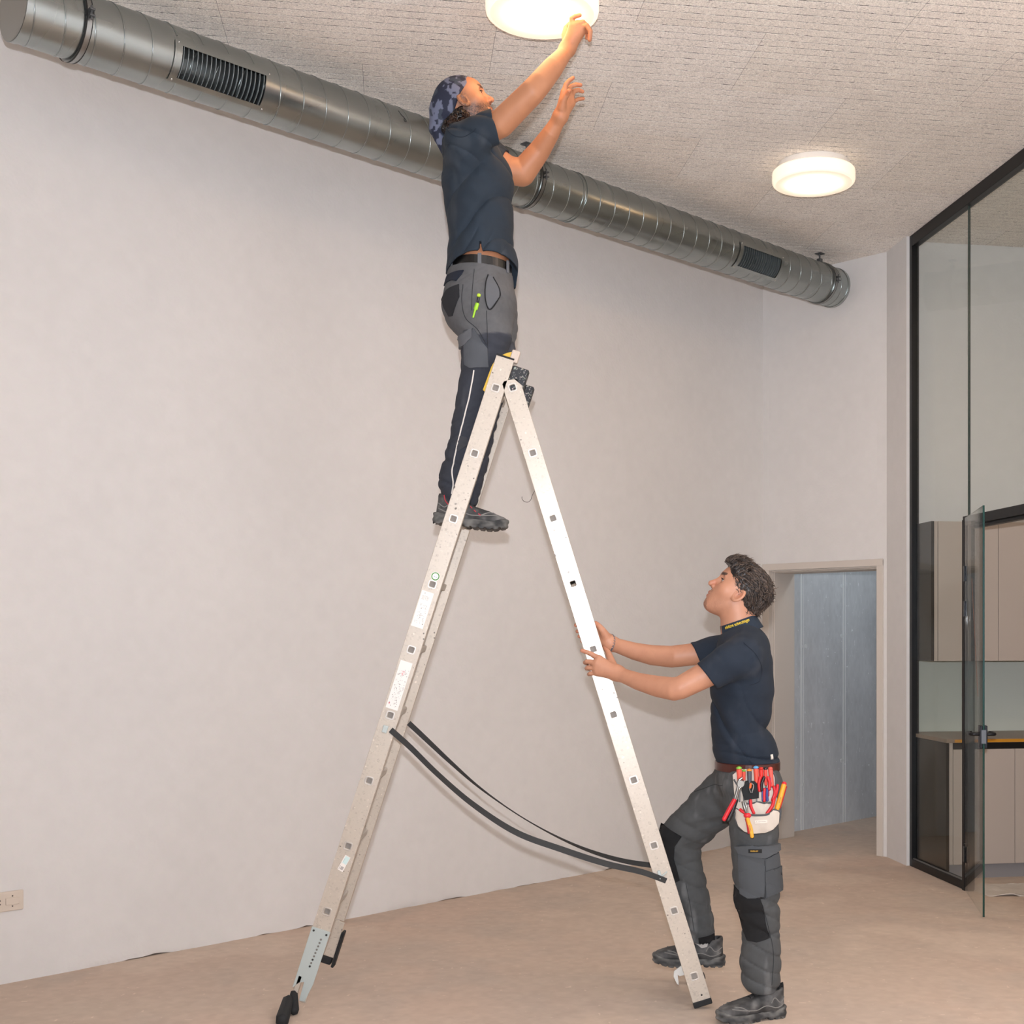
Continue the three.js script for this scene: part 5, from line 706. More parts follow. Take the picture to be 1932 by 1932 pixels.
// ================= man steadying the ladder
{
  const man = thing('person', 'man in navy polo and grey work trousers steadying the ladder from the floor', 'person');
  const dN = 5.11, dF = 5.38, dC = 5.2;
  const skin = lin(0xba8569);
  const armN = limb([N_(1398, 1240, 5.06, 27), N_(1335, 1271, 4.995, 25), N_(1285, 1297, 5.0, 22), N_(1272, 1300, 5.01, 22), N_(1240, 1295, 5.06, 20), N_(1205, 1286, 5.11, 16.5), N_(1166, 1271, 5.175, 12.5, 0.85)]);
  const armF = limb([N_(1366, 1228, 5.39, 14), N_(1332, 1232, 5.41, 17), N_(1312, 1234, 5.41, 21), N_(1267, 1239, 5.41, 20.5), N_(1230, 1236, 5.37, 19), N_(1198, 1229, 5.33, 16.5), N_(1152, 1214, 5.275, 12.5, 0.85)]);
  const neck = limb([N_(1392, 1148, dC, 33), N_(1396, 1200, dC, 36)]);
  const torso = limb([N_(1402, 1225, dC, 30, 1.8), N_(1400, 1300, dC, 42, 1.25), N_(1398, 1380, dC, 40, 1.2), N_(1408, 1440, dC, 52, 1.3)]);
  const legN = limb([N_(1420, 1480, dN, 36), N_(1428, 1700, dN, 24), N_(1440, 1870, dN, 15)]), legF = limb([N_(1396, 1478, 5.3, 36), N_(1280, 1585, dF, 25), N_(1322, 1780, dF, 15)]);
  const head = makeHead({ center: at(1391, 1121, dC), pitch: 0.62, facing: -1, scale: 0.98, skin, neck,
    beard: (a, b, w) => Math.max(0.55 * (Math.hypot(a - 0.078, b + 0.103, w) < 0.026 ? 1 : 0), 0.35 * (Math.hypot((a - 0.095) * 1.2, (b + 0.05) * 1.6, w * 0.4) < 0.014 ? 1 : 0), 0.16 * sstep(-0.03, -0.075, b) * sstep(-0.01, 0.03, a), 0.12 * sstep(0.03, 0.0, a) * sstep(-0.02, 0.005, a) * sstep(0.05, 0.06, w)) });
  const H1 = makeHand({ wrist: [1163, 1269, 5.18], along: [1203, 1285, 5.11], arm: armN, wr: 0.027, fingers: [
    { p: [[1131, 1243, 5.192], [1115, 1233.5, 5.200], [1106, 1230, 5.203], [1098, 1227.5, 5.205]] },
    { p: [[1126, 1251, 5.185], [1107.5, 1248, 5.200], [1104, 1250, 5.222], [1109, 1252, 5.262]] },
    { p: [[1126, 1260.5, 5.187], [1109.5, 1259.5, 5.200], [1107, 1261, 5.222], [1112, 1262, 5.262]] },
    { p: [[1128, 1269, 5.190], [1114, 1270.5, 5.200], [1111, 1272, 5.222], [1116, 1272, 5.258]], r: 0.0078 }], thumb: { p: [[1156, 1256, 5.20], [1151, 1241, 5.225], [1147, 1230, 5.25], [1141, 1221, 5.262]] } });
  const H2 = makeHand({ wrist: [1150, 1213, 5.275], along: [1190, 1226, 5.32], arm: armF, wr: 0.026, fingers: [
    { p: [[1124, 1180, 5.278], [1104, 1176, 5.272], [1093, 1178, 5.262], [1086.5, 1179.5, 5.25]] },
    { p: [[1123, 1189, 5.283], [1106, 1187, 5.277], [1096, 1190, 5.266], [1089.5, 1191, 5.253]] },
    { p: [[1125, 1198, 5.285], [1109, 1197, 5.280], [1099, 1199.5, 5.268], [1093, 1200.5, 5.256]] },
    { p: [[1128, 1206, 5.285], [1114, 1207, 5.280], [1104, 1209.5, 5.270], [1098, 1210, 5.258]], r: 0.0078 }], thumb: { p: [[1143, 1200, 5.258], [1137, 1190, 5.245], [1131, 1182, 5.248], [1124, 1176, 5.258]] } });
  const bodyF = unite(0.03, armN, armF, torso, neck, legN, legF);
  const hair = (x, y, z) => noise3(x * 240, y * 200, z * 240) > 0.55 ? 0.05 : 0;
  const skinCol = (x, y, z) => { const n = fbm3(x * 35, y * 35, z * 35, 3), h = hair(x, y, z); return [skin[0] * (1 + n * 0.09 - h), skin[1] * (1 + n * 0.12 - h), skin[2] * (1 + n * 0.12 - h)]; };
  const handCol = H => (x, y, z) => { let k = skinCol(x, y, z); for (const [t] of H.tips) { const e = Math.hypot(x - t.x, y - t.y, z - t.z); if (e < 0.02) k = [k[0] * 1.02, k[1] * 0.9, k[2] * 0.88]; } return k; };
  const g = [];
  { const [lo, hi] = bounds([at(1150, 1130, 4.95), at(1470, 1890, 5.5)], 0.06); g.push(paint(nets(bodyF, lo, hi, 0.009), skinCol)); }
  for (const H of [H1, H2]) { const [lo, hi] = bounds(H.pts, 0.03); g.push(paint(nets(H.f, lo, hi, 0.003), handCol(H))); }
  { const [lo, hi] = bounds([head.wld(-0.12, -0.13, -0.09), head.wld(0.13, 0.13, 0.09), head.wld(-0.12, 0.13, 0), head.wld(0.13, -0.13, 0), at(1396, 1195, dC)], 0.012); g.push(paint(nets(head.f, lo, hi, 0.003), head.color)); }
  mesh('body', mergeC(g), skinM, man);
  head.eyes(man);
  // tousled dark hair
  {
    const line_ = b => b > 0.078 ? 0.2 : b > 0.03 ? mix(0.060, 0.102, (b - 0.03) / 0.048) : b > -0.012 ? mix(0.034, 0.060, (b + 0.012) / 0.042) : b > -0.04 ? mix(-0.028, -0.022, (b + 0.04) / 0.028) : mix(-0.06, -0.028, clamp((b + 0.09) / 0.05, 0, 1));
    const vol = (a, b, q) => { let d = (Math.hypot((a + 0.020) / 0.112, (b - 0.040) / 0.104, q / 0.089) - 1) * 0.092; const f2 = (Math.hypot((a - 0.070) / 0.050, (b - 0.086) / 0.043, q / 0.066) - 1) * 0.043; const nape = (Math.hypot((a + 0.052) / 0.062, (b + 0.035) / 0.066, q / 0.066) - 1) * 0.06; d = smin(smin(d, f2, 0.06), nape, 0.03); return smax(smax(d, (a - line_(b)) * 0.9, 0.006), -0.098 - b, 0.01); };
    const hf = (x, y, z) => { const [a, b, q] = head.loc(x, y, z); return vol(a, b, q) * 0.98 + 0.005 + 0.0025 * noise3(a * 110, b * 60, q * 80); };
    const cap = nets(hf, ...bounds([head.wld(-0.14, -0.12, -0.1), head.wld(0.12, 0.16, 0.1), head.wld(-0.14, 0.16, 0), head.wld(0.12, -0.12, 0)], 0.01), 0.005); paint(cap, () => lin(0x171210));
    const r = mulberry(91), L = []; const o = head.wld(0, 0, 0); const dirw = (a, b, q) => head.wld(a, b, q).sub(o).normalize();
    let tries = 0; while (L.length < 4200 && tries++ < 60000) {
      const th = r() * Math.PI * 2, ph = Math.acos(2 * r() - 1), a = -0.018 + 0.12 * Math.sin(ph) * Math.cos(th), b = 0.03 + 0.14 * Math.cos(ph), q = 0.1 * Math.sin(ph) * Math.sin(th);
      let k = 1, ok = false, pa, pb, pq; for (let s = 1.25; s > 0.4; s -= 0.02) { pa = -0.02 + (a + 0.02) * s; pb = 0.03 + (b - 0.03) * s; pq = q * s; if (vol(pa, pb, pq) < -0.003) { ok = true; break; } } if (!ok) continue;
      if (pa > line_(pb) - (pb < 0.05 ? 0.014 : 0.004) && pb < 0.08) continue;
      const n = V(pa + 0.02, pb - 0.035, pq).normalize(); let flow = V(-0.75, pb > 0.04 ? 0.05 : -0.75, pq * 2).add(V((r() - 0.5) * 0.9, (r() - 0.5) * 0.7, (r() - 0.5) * 0.9)); if (pa > 0.03 && pb > 0.06) flow = V(0.35 - r() * 0.7, 0.5 + r() * 0.3, r() - 0.5); flow.addScaledVector(n, -flow.dot(n) * 0.9 + 0.16).normalize();
      const short = pb < 0.035 && pa > -0.02 ? 0.5 : 1, t = r(), c = lerp3(lin(0x1c1512), lin(0x57483e), t * t); L.push({ p: head.wld(pa, pb, pq), d: dirw(flow.x, flow.y, flow.z), up: dirw(n.x, n.y, n.z), len: (0.018 + r() * 0.018) * short, r: 0.0009 + r() * 0.0008, curl: 0.9 + r() * 0.9, c });
    }
    mesh('hair', mergeC([cap, strands(L)]), hairM, man);
  }
  // wrist chain
  { const c = at(1151, 1214.5, 5.275), ax = at(1230, 1236, 5.37).sub(at(1152, 1214, 5.275)).normalize(), e = UP.clone().cross(ax).normalize(), u = ax.clone().cross(e).normalize(), L = []; for (let k = 0; k < 44; k++) { const a = k / 44 * Math.PI * 2; const p = c.clone().addScaledVector(e, Math.cos(a) * 0.0325).addScaledVector(u, Math.sin(a) * 0.0365); L.push(new THREE.TorusGeometry(0.0034, 0.0014, 6, 10).rotateX(k % 2 ? 0.7 : -0.7).rotateZ(a).translate(p.x, p.y, p.z)); } const b = merge(L); b.deleteAttribute('uv'); const m = solo('bracelet', b, std(0x8d8f96, 0.28, { metalness: 0.9 }), 'silver chain bracelet on the helper\'s far wrist', 'bracelet'); }

  // polo shirt
  const shT = limb([N_(1404, 1205, dC, 34, 1.5), N_(1402, 1225, dC, 50, 1.75), N_(1402, 1255, dC, 56, 1.62), N_(1400, 1300, dC, 59, 1.4), N_(1397, 1345, dC, 55.5, 1.36), N_(1396, 1380, dC, 53, 1.36), N_(1404, 1408, dC, 59, 1.3), N_(1410, 1432, dC, 57, 1.3)]);
  const slN = limb([N_(1400, 1238, 5.03, 38), N_(1370, 1252, 5.0, 35), N_(1320, 1285, 4.985, 28)]), slF = limb([N_(1378, 1228, 5.38, 34), N_(1345, 1230, 5.40, 29), N_(1300, 1236, 5.41, 23)]);
  const cN = at(1333, 1274, 4.99), cF = at(1313, 1234, 5.41), hem = at(1400, 1438, dC).y, sh1 = at(1400, 1330, dC).y;
  const shirtF = (x, y, z) => {
    let a = slN(x, y, z), b = slF(x, y, z); a = smax(a, -(x - cN.x) * 0.79 - (y - cN.y) * 0.61 + Math.max(0, -a - 0.007) * 1.1, 0.003); b = smax(b, -(x - cF.x) * 0.9 - (y - cF.y) * 0.43 + Math.max(0, -b - 0.007), 0.003);
    let d = smin(smin(shT(x, y, z), a, 0.035), b, 0.035);
    d += 0.020 * folds(x, y, z, 0.72, 0.69, 40, 6) * sstep(0.36, 0.46, x) * sstep(sh1 + 0.14, sh1 - 0.03, y) + 0.013 * folds(x, y, z, 0.5, 0.86, 55, 9) * sstep(0.45, 0.36, x) + 0.011 * folds(x, y, z, 0.1, 1, 100, 4) * sstep(hem + 0.12, hem + 0.02, y) + 0.0025 * wrinkle(x, y, z, 45, 50, 20, 0.6);
    return smax(d, hem - y + (x - 0.53) * 0.02 + Math.max(0, -d - 0.007) * 0.7, 0.004);
  };
  const navy = (x, y, z) => { const n = fbm3(x * 8, y * 8, z * 8, 3), f = fbm3(x * 60, y * 60, z * 60, 2), du = clamp(fbm3(x * 12 + 3, y * 8, z * 12, 4) - 0.22, 0, 0.4); const k = 1 + n * 0.2 + f * 0.12; return [0.0092 * k + du * 0.05, 0.0168 * k + du * 0.05, 0.030 * k + du * 0.055]; };
  { const [lo, hi] = bounds([at(1300, 1180, 4.9), at(1475, 1445, 5.55)], 0.05); mesh('polo_shirt', paint(nets(shirtF, lo, hi, 0.005), navy), clothM({ roughness: 0.9 }), man); }
  mesh('sleeve_seam', seamTube(shirtF, [[1392, 1212], [1415, 1235], [1428, 1262], [1424, 1282], [1405, 1290]], dC, 0.0014, 0.0005), std(0x131c28, 0.95), man);
  mesh('hem_tag', panel(shirtF, [[1446, 1418.5], [1450, 1418], [1452, 1427.5], [1447.5, 1428.5]], dC, 0.003, 0.006), std(0xe8e0d4, 0.8), man);
  // collar band with the firm's lettering
  { const n = 60, pos = [], uv = [], idx = []; const c0 = at(1395, 1181, dC), tx = V(0.944, 0.33, 0), hN = V(-0.33, 0.944, 0); const a0 = 0.35, a1 = Math.PI * 2 - 0.35;
    for (let i = 0; i <= n; i++) { const t = i / n, a = Math.PI + a0 + (a1 - a0) * t; for (const [r, h, v] of [[1.0, 0.022, 0], [1.035, 0.024, 0.02], [1.13, -0.006, 0.5], [1.22, -0.034, 1], [1.18, -0.035, 1]]) { const p = c0.clone().addScaledVector(tx, Math.cos(a) * 0.0735 * r).add(V(0, 0, Math.sin(a) * 0.0745 * r)).addScaledVector(hN, h); pos.push(p.x, p.y, p.z); uv.push(1 - t, 1 - v); } }
    for (let i = 0; i < n; i++) for (let e = 0; e < 4; e++) { const a = i * 5 + e; idx.push(a, a + 1, a + 5, a + 1, a + 6, a + 5); }
    const b = new THREE.BufferGeometry(); b.setAttribute('position', new THREE.Float32BufferAttribute(pos, 3)); b.setAttribute('uv', new THREE.Float32BufferAttribute(uv, 2)); b.setIndex(idx); b.computeVertexNormals();
    const t = canvasTex(2048, 256, (c, w, h) => { c.fillStyle = '#1c2836'; c.fillRect(0, 0, w, h); const put = (x0, x1) => { c.save(); c.fillStyle = '#e6c62e'; c.font = 'bold 66px sans-serif'; const s = 'elektro scherzinger', m = c.measureText(s).width; c.translate(x0, 74); c.scale((x1 - x0) / m, 1); c.fillText(s, 0, 0); c.restore(); }; put(120, 640); put(1408, 1928); });
    mesh('collar', b, std(0xffffff, 0.9, { map: t, side: THREE.DoubleSide }), man); }

  // work trousers
  const pelvis = limb([N_(1409, 1440, dC, 58, 1.3), N_(1412, 1470, dC, 61, 1.25), N_(1414, 1500, dC, 58, 1.2)]);
  const tN = limb([N_(1420, 1490, dN, 54), N_(1422, 1545, dN, 48), N_(1424, 1620, dN, 43), N_(1428, 1690, dN, 42), N_(1437, 1750, dN, 34), N_(1434, 1815, dN, 38), N_(1436, 1848, dN, 36), N_(1438, 1866, dN, 31)]);
  const tF = limb([N_(1392, 1482, 5.29, 52), N_(1340, 1526, 5.33, 45), N_(1286, 1578, dF, 41), N_(1283, 1596, dF, 38), N_(1292, 1640, dF, 34), N_(1305, 1690, dF, 33), N_(1317, 1740, dF, 29), N_(1324, 1768, dF, 25)]);
  const trF = (x, y, z) => {
    let d = smin(pelvis(x, y, z), smin(tN(x, y, z), tF(x, y, z), 0.02), 0.04);
    d += 0.0028 * wrinkle(x, y, z, 40, 70, 20, 0.7) + (0.009 * folds(x, y, z, -0.35, 0.93, 58, 7) + 0.007 * folds(x, y, z, 0.45, 0.9, 105, 15)) * (0.5 + 0.5 * sstep(0.75, 0.5, y)) + 0.007 * fbm3(x * 10, y * 20, z * 10, 2) * sstep(0.6, 0.2, y) + 0.005 * Math.max(0, Math.sin((y * 0.9 - x * 0.35) * 75 + noise3(x * 6, 1, z * 6) * 2)) * sstep(0.16, 0.02, Math.hypot(x - 0.37, y - 0.72));
    const top = at(1408, 1448, dC).y; d = smax(d, y - top, 0.004); const b1 = at(1438, 1869, dN).y, b2 = at(1324, 1776, dF).y; return smax(d, z > -5.245 ? b1 - y : b2 - y, 0.004);
  };
  const trCol = (x, y, z) => { const n = fbm3(x * 12, y * 12, z * 12, 3), f = fbm3(x * 80, y * 80, z * 80, 2), k = 1 + n * 0.22 + f * 0.16, du = clamp(fbm3(x * 26, y * 9, z * 26 + 4, 3) - 0.22, 0, 0.3) * 0.2; return [0.064 * k + du, 0.067 * k + du, 0.068 * k + du]; };
  { const [lo, hi] = bounds([at(1240, 1430, 4.95), at(1480, 1875, 5.55)], 0.05); mesh('work_trousers', paint(nets(trF, lo, hi, 0.006), trCol), clothM(), man); }
  const pad = std(0x101113, 0.9), pocket = std(0x494c4f, 0.95), line = std(0x2c2e31, 0.95);
  mesh('knee_pad', panel(trF, [[1384, 1668], [1396, 1680], [1428, 1684], [1434, 1700], [1440, 1735], [1448, 1762], [1424, 1770], [1408, 1768], [1396, 1735], [1386, 1700]], dN, 0.005), pad, man);
  mesh('knee_pad', panel(trF, [[1247, 1552], [1284, 1572], [1271, 1592], [1270, 1615], [1277, 1640], [1281, 1656], [1274, 1660], [1258, 1640], [1244, 1590]], dF, 0.006), pad, man);
  mesh('cargo_pocket', panel(trF, [[1392, 1600], [1438, 1612], [1462, 1604], [1466, 1632], [1468, 1676], [1440, 1684], [1408, 1687], [1396, 1680], [1394, 1640]], dN, 0.012), pocket, man);
  const fl = mesh('pocket_flap', panel(trF, [[1388, 1592], [1400, 1588], [1440, 1588], [1462, 1586], [1463, 1600], [1437, 1610], [1412, 1606], [1394, 1604]], dN, 0.018), std(0x4e5154, 0.95), man);
  mesh('tool_pocket', panel(trF, [[1436, 1636], [1466, 1630], [1469, 1676], [1438, 1682]], dN, 0.017), std(0x434649, 0.95), man);
  { const v = at(1418.5, 1596.5, dN), s = onto(trF, v.x, v.y, -dN + 0.3); const t = canvasTex(256, 72, (c, w, h) => { c.fillStyle = '#101010'; c.fillRect(0, 0, w, h); c.fillStyle = '#d9a93a'; c.font = 'bold 36px sans-serif'; c.fillText('\u25c6 DUNLOP', 12, 49); }); mesh('name_patch', rbox(m_(25, dN), m_(7, dN), 0.004, 0.001, s.x, s.y, s.z + 0.022), [0, 1, 2, 3].map(() => std(0x101010, 0.8)).concat([std(0xffffff, 0.8, { map: t }), std(0x101010, 0.8)]), fl); }
  for (const [d, p] of [[dN, [[1436, 1614], [1437, 1650], [1436, 1684]]], [dN, [[1447, 1638], [1450, 1660], [1447, 1678]]], [dN, [[1434, 1700], [1445, 1740], [1455, 1790], [1452, 1850]]], [dF, [[1352, 1466], [1330, 1478], [1305, 1492]]], [dF, [[1292, 1660], [1300, 1700], [1308, 1750]]]]) mesh('seam', seamTube(trF, p, d, 0.0013, d === dN && p[0][1] < 1660 ? 0.014 : 0.001), line, man);
  mesh('hem_band', panel(trF, [[1316, 1764], [1346, 1758], [1347, 1772], [1318, 1782]], dF, 0.004), pad, man);
  // brown leather belt
  { const c = at(1410, 1443, dC), n = 64, pos = [], idx = [], rx = m_(59.5, dC); for (let i = 0; i <= n; i++) { const a = i / n * Math.PI * 2, x = Math.cos(a) * rx, z = Math.sin(a) * rx * 1.29; for (const [k, y] of [[1, -0.019], [1.03, -0.017], [1.03, 0.014], [1, 0.016]]) pos.push(c.x + x * k, c.y + y, c.z + z * k); } for (let i = 0; i < n; i++) for (let e = 0; e < 3; e++) { const a = i * 4 + e; idx.push(a, a + 1, a + 4, a + 1, a + 5, a + 4); } let b = new THREE.BufferGeometry(); b.setAttribute('position', new THREE.Float32BufferAttribute(pos, 3)); b.setIndex(idx); b = b.toNonIndexed(); b.computeVertexNormals(); mesh('belt', b, std(0x4a2018, 0.28, { side: THREE.DoubleSide }), man); }
  putShoe(man, pt((1480 - CX) / FL * 5.13, 5.135, 0.0), V(-1, 0, 0.42), UP, 0x7c7a76, 0.97);
  putShoe(man, at(1367, 1822, dF), V(-1, 0.02, 0.02), UP, 0x7c7a76, 0.97);
  mesh('sock', limbTube(at(1330, 1788, dF), at(1324, 1768, dF), 0.043), std(0xb8b4ae, 0.95), man);
  mesh('heel_tab', merge([tube([at(1352, 1792, dF), at(1355, 1772, dF), at(1358, 1768, dF), at(1361, 1774, dF), at(1360, 1792, dF)], 0.006, 16, 6), tube([at(1468, 1880, dN), at(1472, 1858, dN), at(1475, 1854, dN), at(1476, 1862, dN), at(1476, 1882, dN)], 0.006, 16, 6)]), std(0x151617, 0.9), man);
  rebase(man);
}
function limbTube(a, b, r) { return rod(a, b, r, r, 16); }

// ---------------------------------------------------------------- tool pouch on the helper's belt and the tools in it
{
  const D = 4.965, Z = (px, py, o = 0) => at(px, py, D).add(V(0, 0, o));
  const flat = (pts, depth, o, bulge = 0) => { const s = new THREE.Shape(pts.map(p => { const v = at(p[0], p[1], D); return new THREE.Vector2(v.x, v.y); })); let g = new THREE.ExtrudeGeometry(s, { depth, bevelEnabled: true, bevelThickness: 0.0015, bevelSize: 0.0015, bevelSegments: 2 }); g.translate(0, 0, -D + o); if (bulge) { g = new TessellateModifier(0.012, 6).modify(g); const b = new THREE.Box3().setFromBufferAttribute(g.attributes.position), q = g.attributes.position; for (let i = 0; i < q.count; i++) { const u = (q.getX(i) - b.min.x) / (b.max.x - b.min.x) * 2 - 1, v = (q.getY(i) - b.min.y) / (b.max.y - b.min.y) * 2 - 1; q.setZ(i, q.getZ(i) + bulge * Math.sqrt(Math.max(0, 1 - u * u)) * (0.65 + 0.35 * Math.max(0, 1 - v * v)) + 0.0022 * Math.sin(u * 9 + v * 3)); } g.deleteAttribute('normal'); g.deleteAttribute('uv'); g = mergeVertices(g, 1e-5); g.computeVertexNormals(); } return g; };
  const canvasCloth = std(0xc6bbae, 0.92), trim = std(0x4c4e50, 0.9), blackNylon = std(0x17191b, 0.85);
  const pouch = thing('tool_pouch', 'off-white canvas tool pouch with grey binding on the helper\'s belt', 'tool pouch');
  mesh('back_panel', flat([[1383, 1462], [1396, 1452], [1450, 1452], [1462, 1462], [1464, 1490], [1472, 1520], [1470, 1545], [1450, 1563], [1420, 1567], [1396, 1558], [1386, 1535], [1386, 1500]], 0.004, 0), canvasCloth, pouch);
  mesh('holster', flat([[1402, 1476], [1410, 1473], [1424, 1474], [1430, 1480], [1430, 1504], [1404, 1508], [1399, 1490]], 0.016, 0.004), blackNylon, pouch);
  mesh('inner_pocket', flat([[1404, 1515], [1430, 1512], [1453, 1514], [1456, 1545], [1404, 1548]], 0.010, 0.006, 0.012), canvasCloth, pouch);
  mesh('upper_pocket', flat([[1427, 1493], [1437, 1492], [1462, 1484], [1462, 1510], [1427, 1512]], 0.008, 0.003, 0.006), canvasCloth, pouch);
  const mp = mesh('main_pocket', flat([[1388, 1525], [1398, 1532], [1415, 1534], [1440, 1534], [1452, 1531], [1457, 1527], [1469, 1530], [1467, 1550], [1456, 1562], [1440, 1568], [1420, 1569.5], [1403, 1566], [1392, 1556], [1387, 1542]], 0.006, 0.014, 0.030), canvasCloth, pouch);
  const bind = (pts, o, r = 0.0042) => mesh('binding', tube(pts.map(p => Z(p[0], p[1], p[2] === undefined ? o : p[2])), r, 40, 6), trim, pouch);
  bind([[1388, 1524, 0.02], [1398, 1532, 0.036], [1415, 1534.5, 0.048], [1430, 1535, 0.05], [1443, 1534, 0.046], [1452, 1531, 0.038], [1457, 1526, 0.032], [1469, 1530, 0.022]], 0.03);
  bind([[1384, 1500], [1386, 1540], [1392, 1557], [1404, 1567], [1420, 1571], [1440, 1569.5], [1456, 1564], [1468, 1551], [1472, 1524], [1464, 1492], [1462, 1462], [1452, 1452]], 0.008, 0.0045);
  bind([[1404, 1515.5], [1418, 1514], [1430, 1512], [1442, 1514], [1453, 1513]], 0.024, 0.0035);
  bind([[1384, 1470], [1390, 1480], [1396, 1488]], 0.01, 0.0035); bind([[1427, 1493, 0.014], [1437, 1492, 0.018], [1450, 1490, 0.016], [1462, 1483, 0.01]], 0.015, 0.003);
  { const t = canvasTex(256, 64, (c, w, h) => { c.fillStyle = '#ded4c8'; c.fillRect(0, 0, w, h); c.strokeStyle = '#4a4a50'; c.lineWidth = 5; const q = mulberry(8); c.beginPath(); c.moveTo(14, 44); c.lineTo(34, 24); c.lineTo(40, 40); for (let x = 56; x < 236; x += 15) { c.moveTo(x, 44 - q() * 4); c.quadraticCurveTo(x + 3, 18 + q() * 10, x + 9, 30 + q() * 16); } c.stroke(); }); mesh('printed_name', box(m_(23, D), m_(5.4, D), 0.0008).rotateZ(0.06).translate(...Z(1433, 1546.5, 0.0535).toArray()), std(0xffffff, 0.9, { map: t }), mp); }
  rebase(pouch);
  // --- screwdrivers
  const driver = (label, x0, y0, x1, y1, r, body, cap, o = 0.014) => { const t = thing('screwdriver', label, 'screwdriver', 'screwdrivers in the tool pouch'); const a = Z(x0, y0, o), b = Z(x1, y1, o); mesh('handle', rod(a.clone().lerp(b, 0.10), b, r * 0.96, r * 0.8, 10), std(body, 0.4), t); mesh('end_cap', rod(a, a.clone().lerp(b, 0.2), r, r, 12), std(cap, 0.4), t); mesh('blade', rod(b, b.clone().add(V(0, -0.07, 0)), 0.003, 0.003, 8), std(0x8a8c8e, 0.3, { metalness: 0.9 }), t); rebase(t); };
  driver('large red screwdriver with a green cap, leftmost in the pouch', 1393.4, 1445, 1395, 1478, 0.0112, 0xd8503f, 0x7fb842);
  driver('small red screwdriver with a green cap beside the large one', 1402.8, 1451, 1403, 1478, 0.0075, 0xd04838, 0x6fae3f, 0.012);
  driver('dark grey screwdriver with an orange cap', 1412.8, 1449.5, 1413.5, 1480, 0.0102, 0x4a4d55, 0xe0812a);
  driver('red screwdriver with a blue cap', 1425.2, 1444, 1427, 1478, 0.011, 0xd8503f, 0x5a9cc8);
  driver('plain bright red screwdriver right of the blue-capped one', 1435, 1446.5, 1436.5, 1480, 0.0092, 0xd22b23, 0xcf2a22, 0.012);
  driver('slim red screwdriver with a black cap', 1443.3, 1446, 1444.5, 1482, 0.0078, 0xd8463a, 0x1a1a1c, 0.014);
  driver('coral red screwdriver, rightmost in the pouch', 1452.2, 1446, 1456, 1484, 0.0098, 0xd8574a, 0xd8574a, 0.012);
  // --- pliers: two grips, pivot and jaws
  const plier = (label, name, grips, jaw, pivot, cat = 'pliers') => { const t = thing(name, label, cat); for (const [pts, col, r, o] of grips) { mesh('grip', tube(pts.map(p => Z(p[0], p[1], o)), r, 18, 8), std(col, 0.42), t); const e = pts[pts.length - 1]; mesh('grip_end', new THREE.SphereGeometry(r, 10, 8).translate(...Z(e[0], e[1], o).toArray()), std(col, 0.42), t); const s = pts[0]; mesh('grip_end', new THREE.SphereGeometry(r, 10, 8).translate(...Z(s[0], s[1], o).toArray()), std(col, 0.42), t); } if (jaw) for (const [pts, r, o] of jaw) mesh('jaw', tube(pts.map(p => Z(p[0], p[1], o)), r, 14, 6), std(0x8f8d88, 0.3, { metalness: 0.9 }), t); if (pivot) mesh('pivot', new THREE.CylinderGeometry(pivot[2], pivot[2], 0.012, 16).rotateX(Math.PI / 2).translate(...Z(pivot[0], pivot[1], pivot[3]).toArray()), std(0xa5a39d, 0.25, { metalness: 0.9 }), t); rebase(t); return t; };
  plier('cable cutter with one long red and one black grip hanging at the left', 'cable_cutter', [[[[1384, 1508], [1374, 1526], [1365, 1543]], 0xcf1f2a, 0.0085, 0.03], [[[1388, 1508], [1381, 1528], [1373, 1545]], 0x1c1d1f, 0.0085, 0.022]], [[[[1399, 1466], [1392, 1472], [1391, 1482], [1388, 1495], [1384, 1508]], 0.006, 0.03], [[[1403, 1471], [1400, 1480], [1394, 1486], [1388, 1508]], 0.006, 0.024]], [1396, 1477, 0.013, 0.03], 'cutter');
  plier('small silver pliers with orange inlay in the black holster', 'mini_pliers', [[[[1415, 1478], [1414, 1484]], 0xe0632a, 0.005, 0.026]], [[[[1416, 1476], [1420, 1480], [1417, 1494]], 0.0028, 0.028], [[[1413, 1478], [1412.5, 1486], [1415, 1494]], 0.0024, 0.026]], null);
  plier('pliers with one red and one black grip in the middle of the pouch', 'pliers', [[[[1433, 1466], [1430.5, 1478], [1431.5, 1490]], 0xcc2228, 0.0062, 0.022], [[[1440, 1466], [1435.5, 1478], [1435.5, 1489]], 0x131416, 0.0062, 0.024], [[[1431, 1467], [1428.8, 1476]], 0x2c4a86, 0.004, 0.016]], null, null);
  plier('pliers with a single visible red and blue grip beside the coral screwdriver', 'pliers', [[[[1447.5, 1466], [1450.5, 1476], [1449.5, 1487]], 0xcc2228, 0.0062, 0.026], [[[1450.5, 1467], [1452.5, 1477]], 0x2c4a86, 0.004, 0.02]], null, null);
  plier('pliers with two short red and blue grips upright in the upper pocket', 'pliers', [[[[1441, 1488], [1440.5, 1498], [1440.5, 1509]], 0xcc2228, 0.006, 0.024], [[[1438, 1488], [1437.5, 1498], [1438, 1509]], 0x33427e, 0.0045, 0.022], [[[1446, 1488], [1445.5, 1498], [1446, 1508]], 0x33427e, 0.006, 0.024], [[[1448.6, 1489], [1448.4, 1500]], 0xcc2228, 0.004, 0.02]], null, null);
  plier('red pliers with spread curved grips in the big front pocket', 'pliers', [[[[1414.5, 1509], [1415.5, 1520], [1420.5, 1532]], 0xcc2228, 0.0062, 0.030], [[[1412.6, 1510], [1413.5, 1520]], 0x2a3c70, 0.004, 0.026], [[[1458, 1508], [1455.5, 1518], [1446, 1532]], 0xcc2228, 0.0068, 0.030]], null, null);
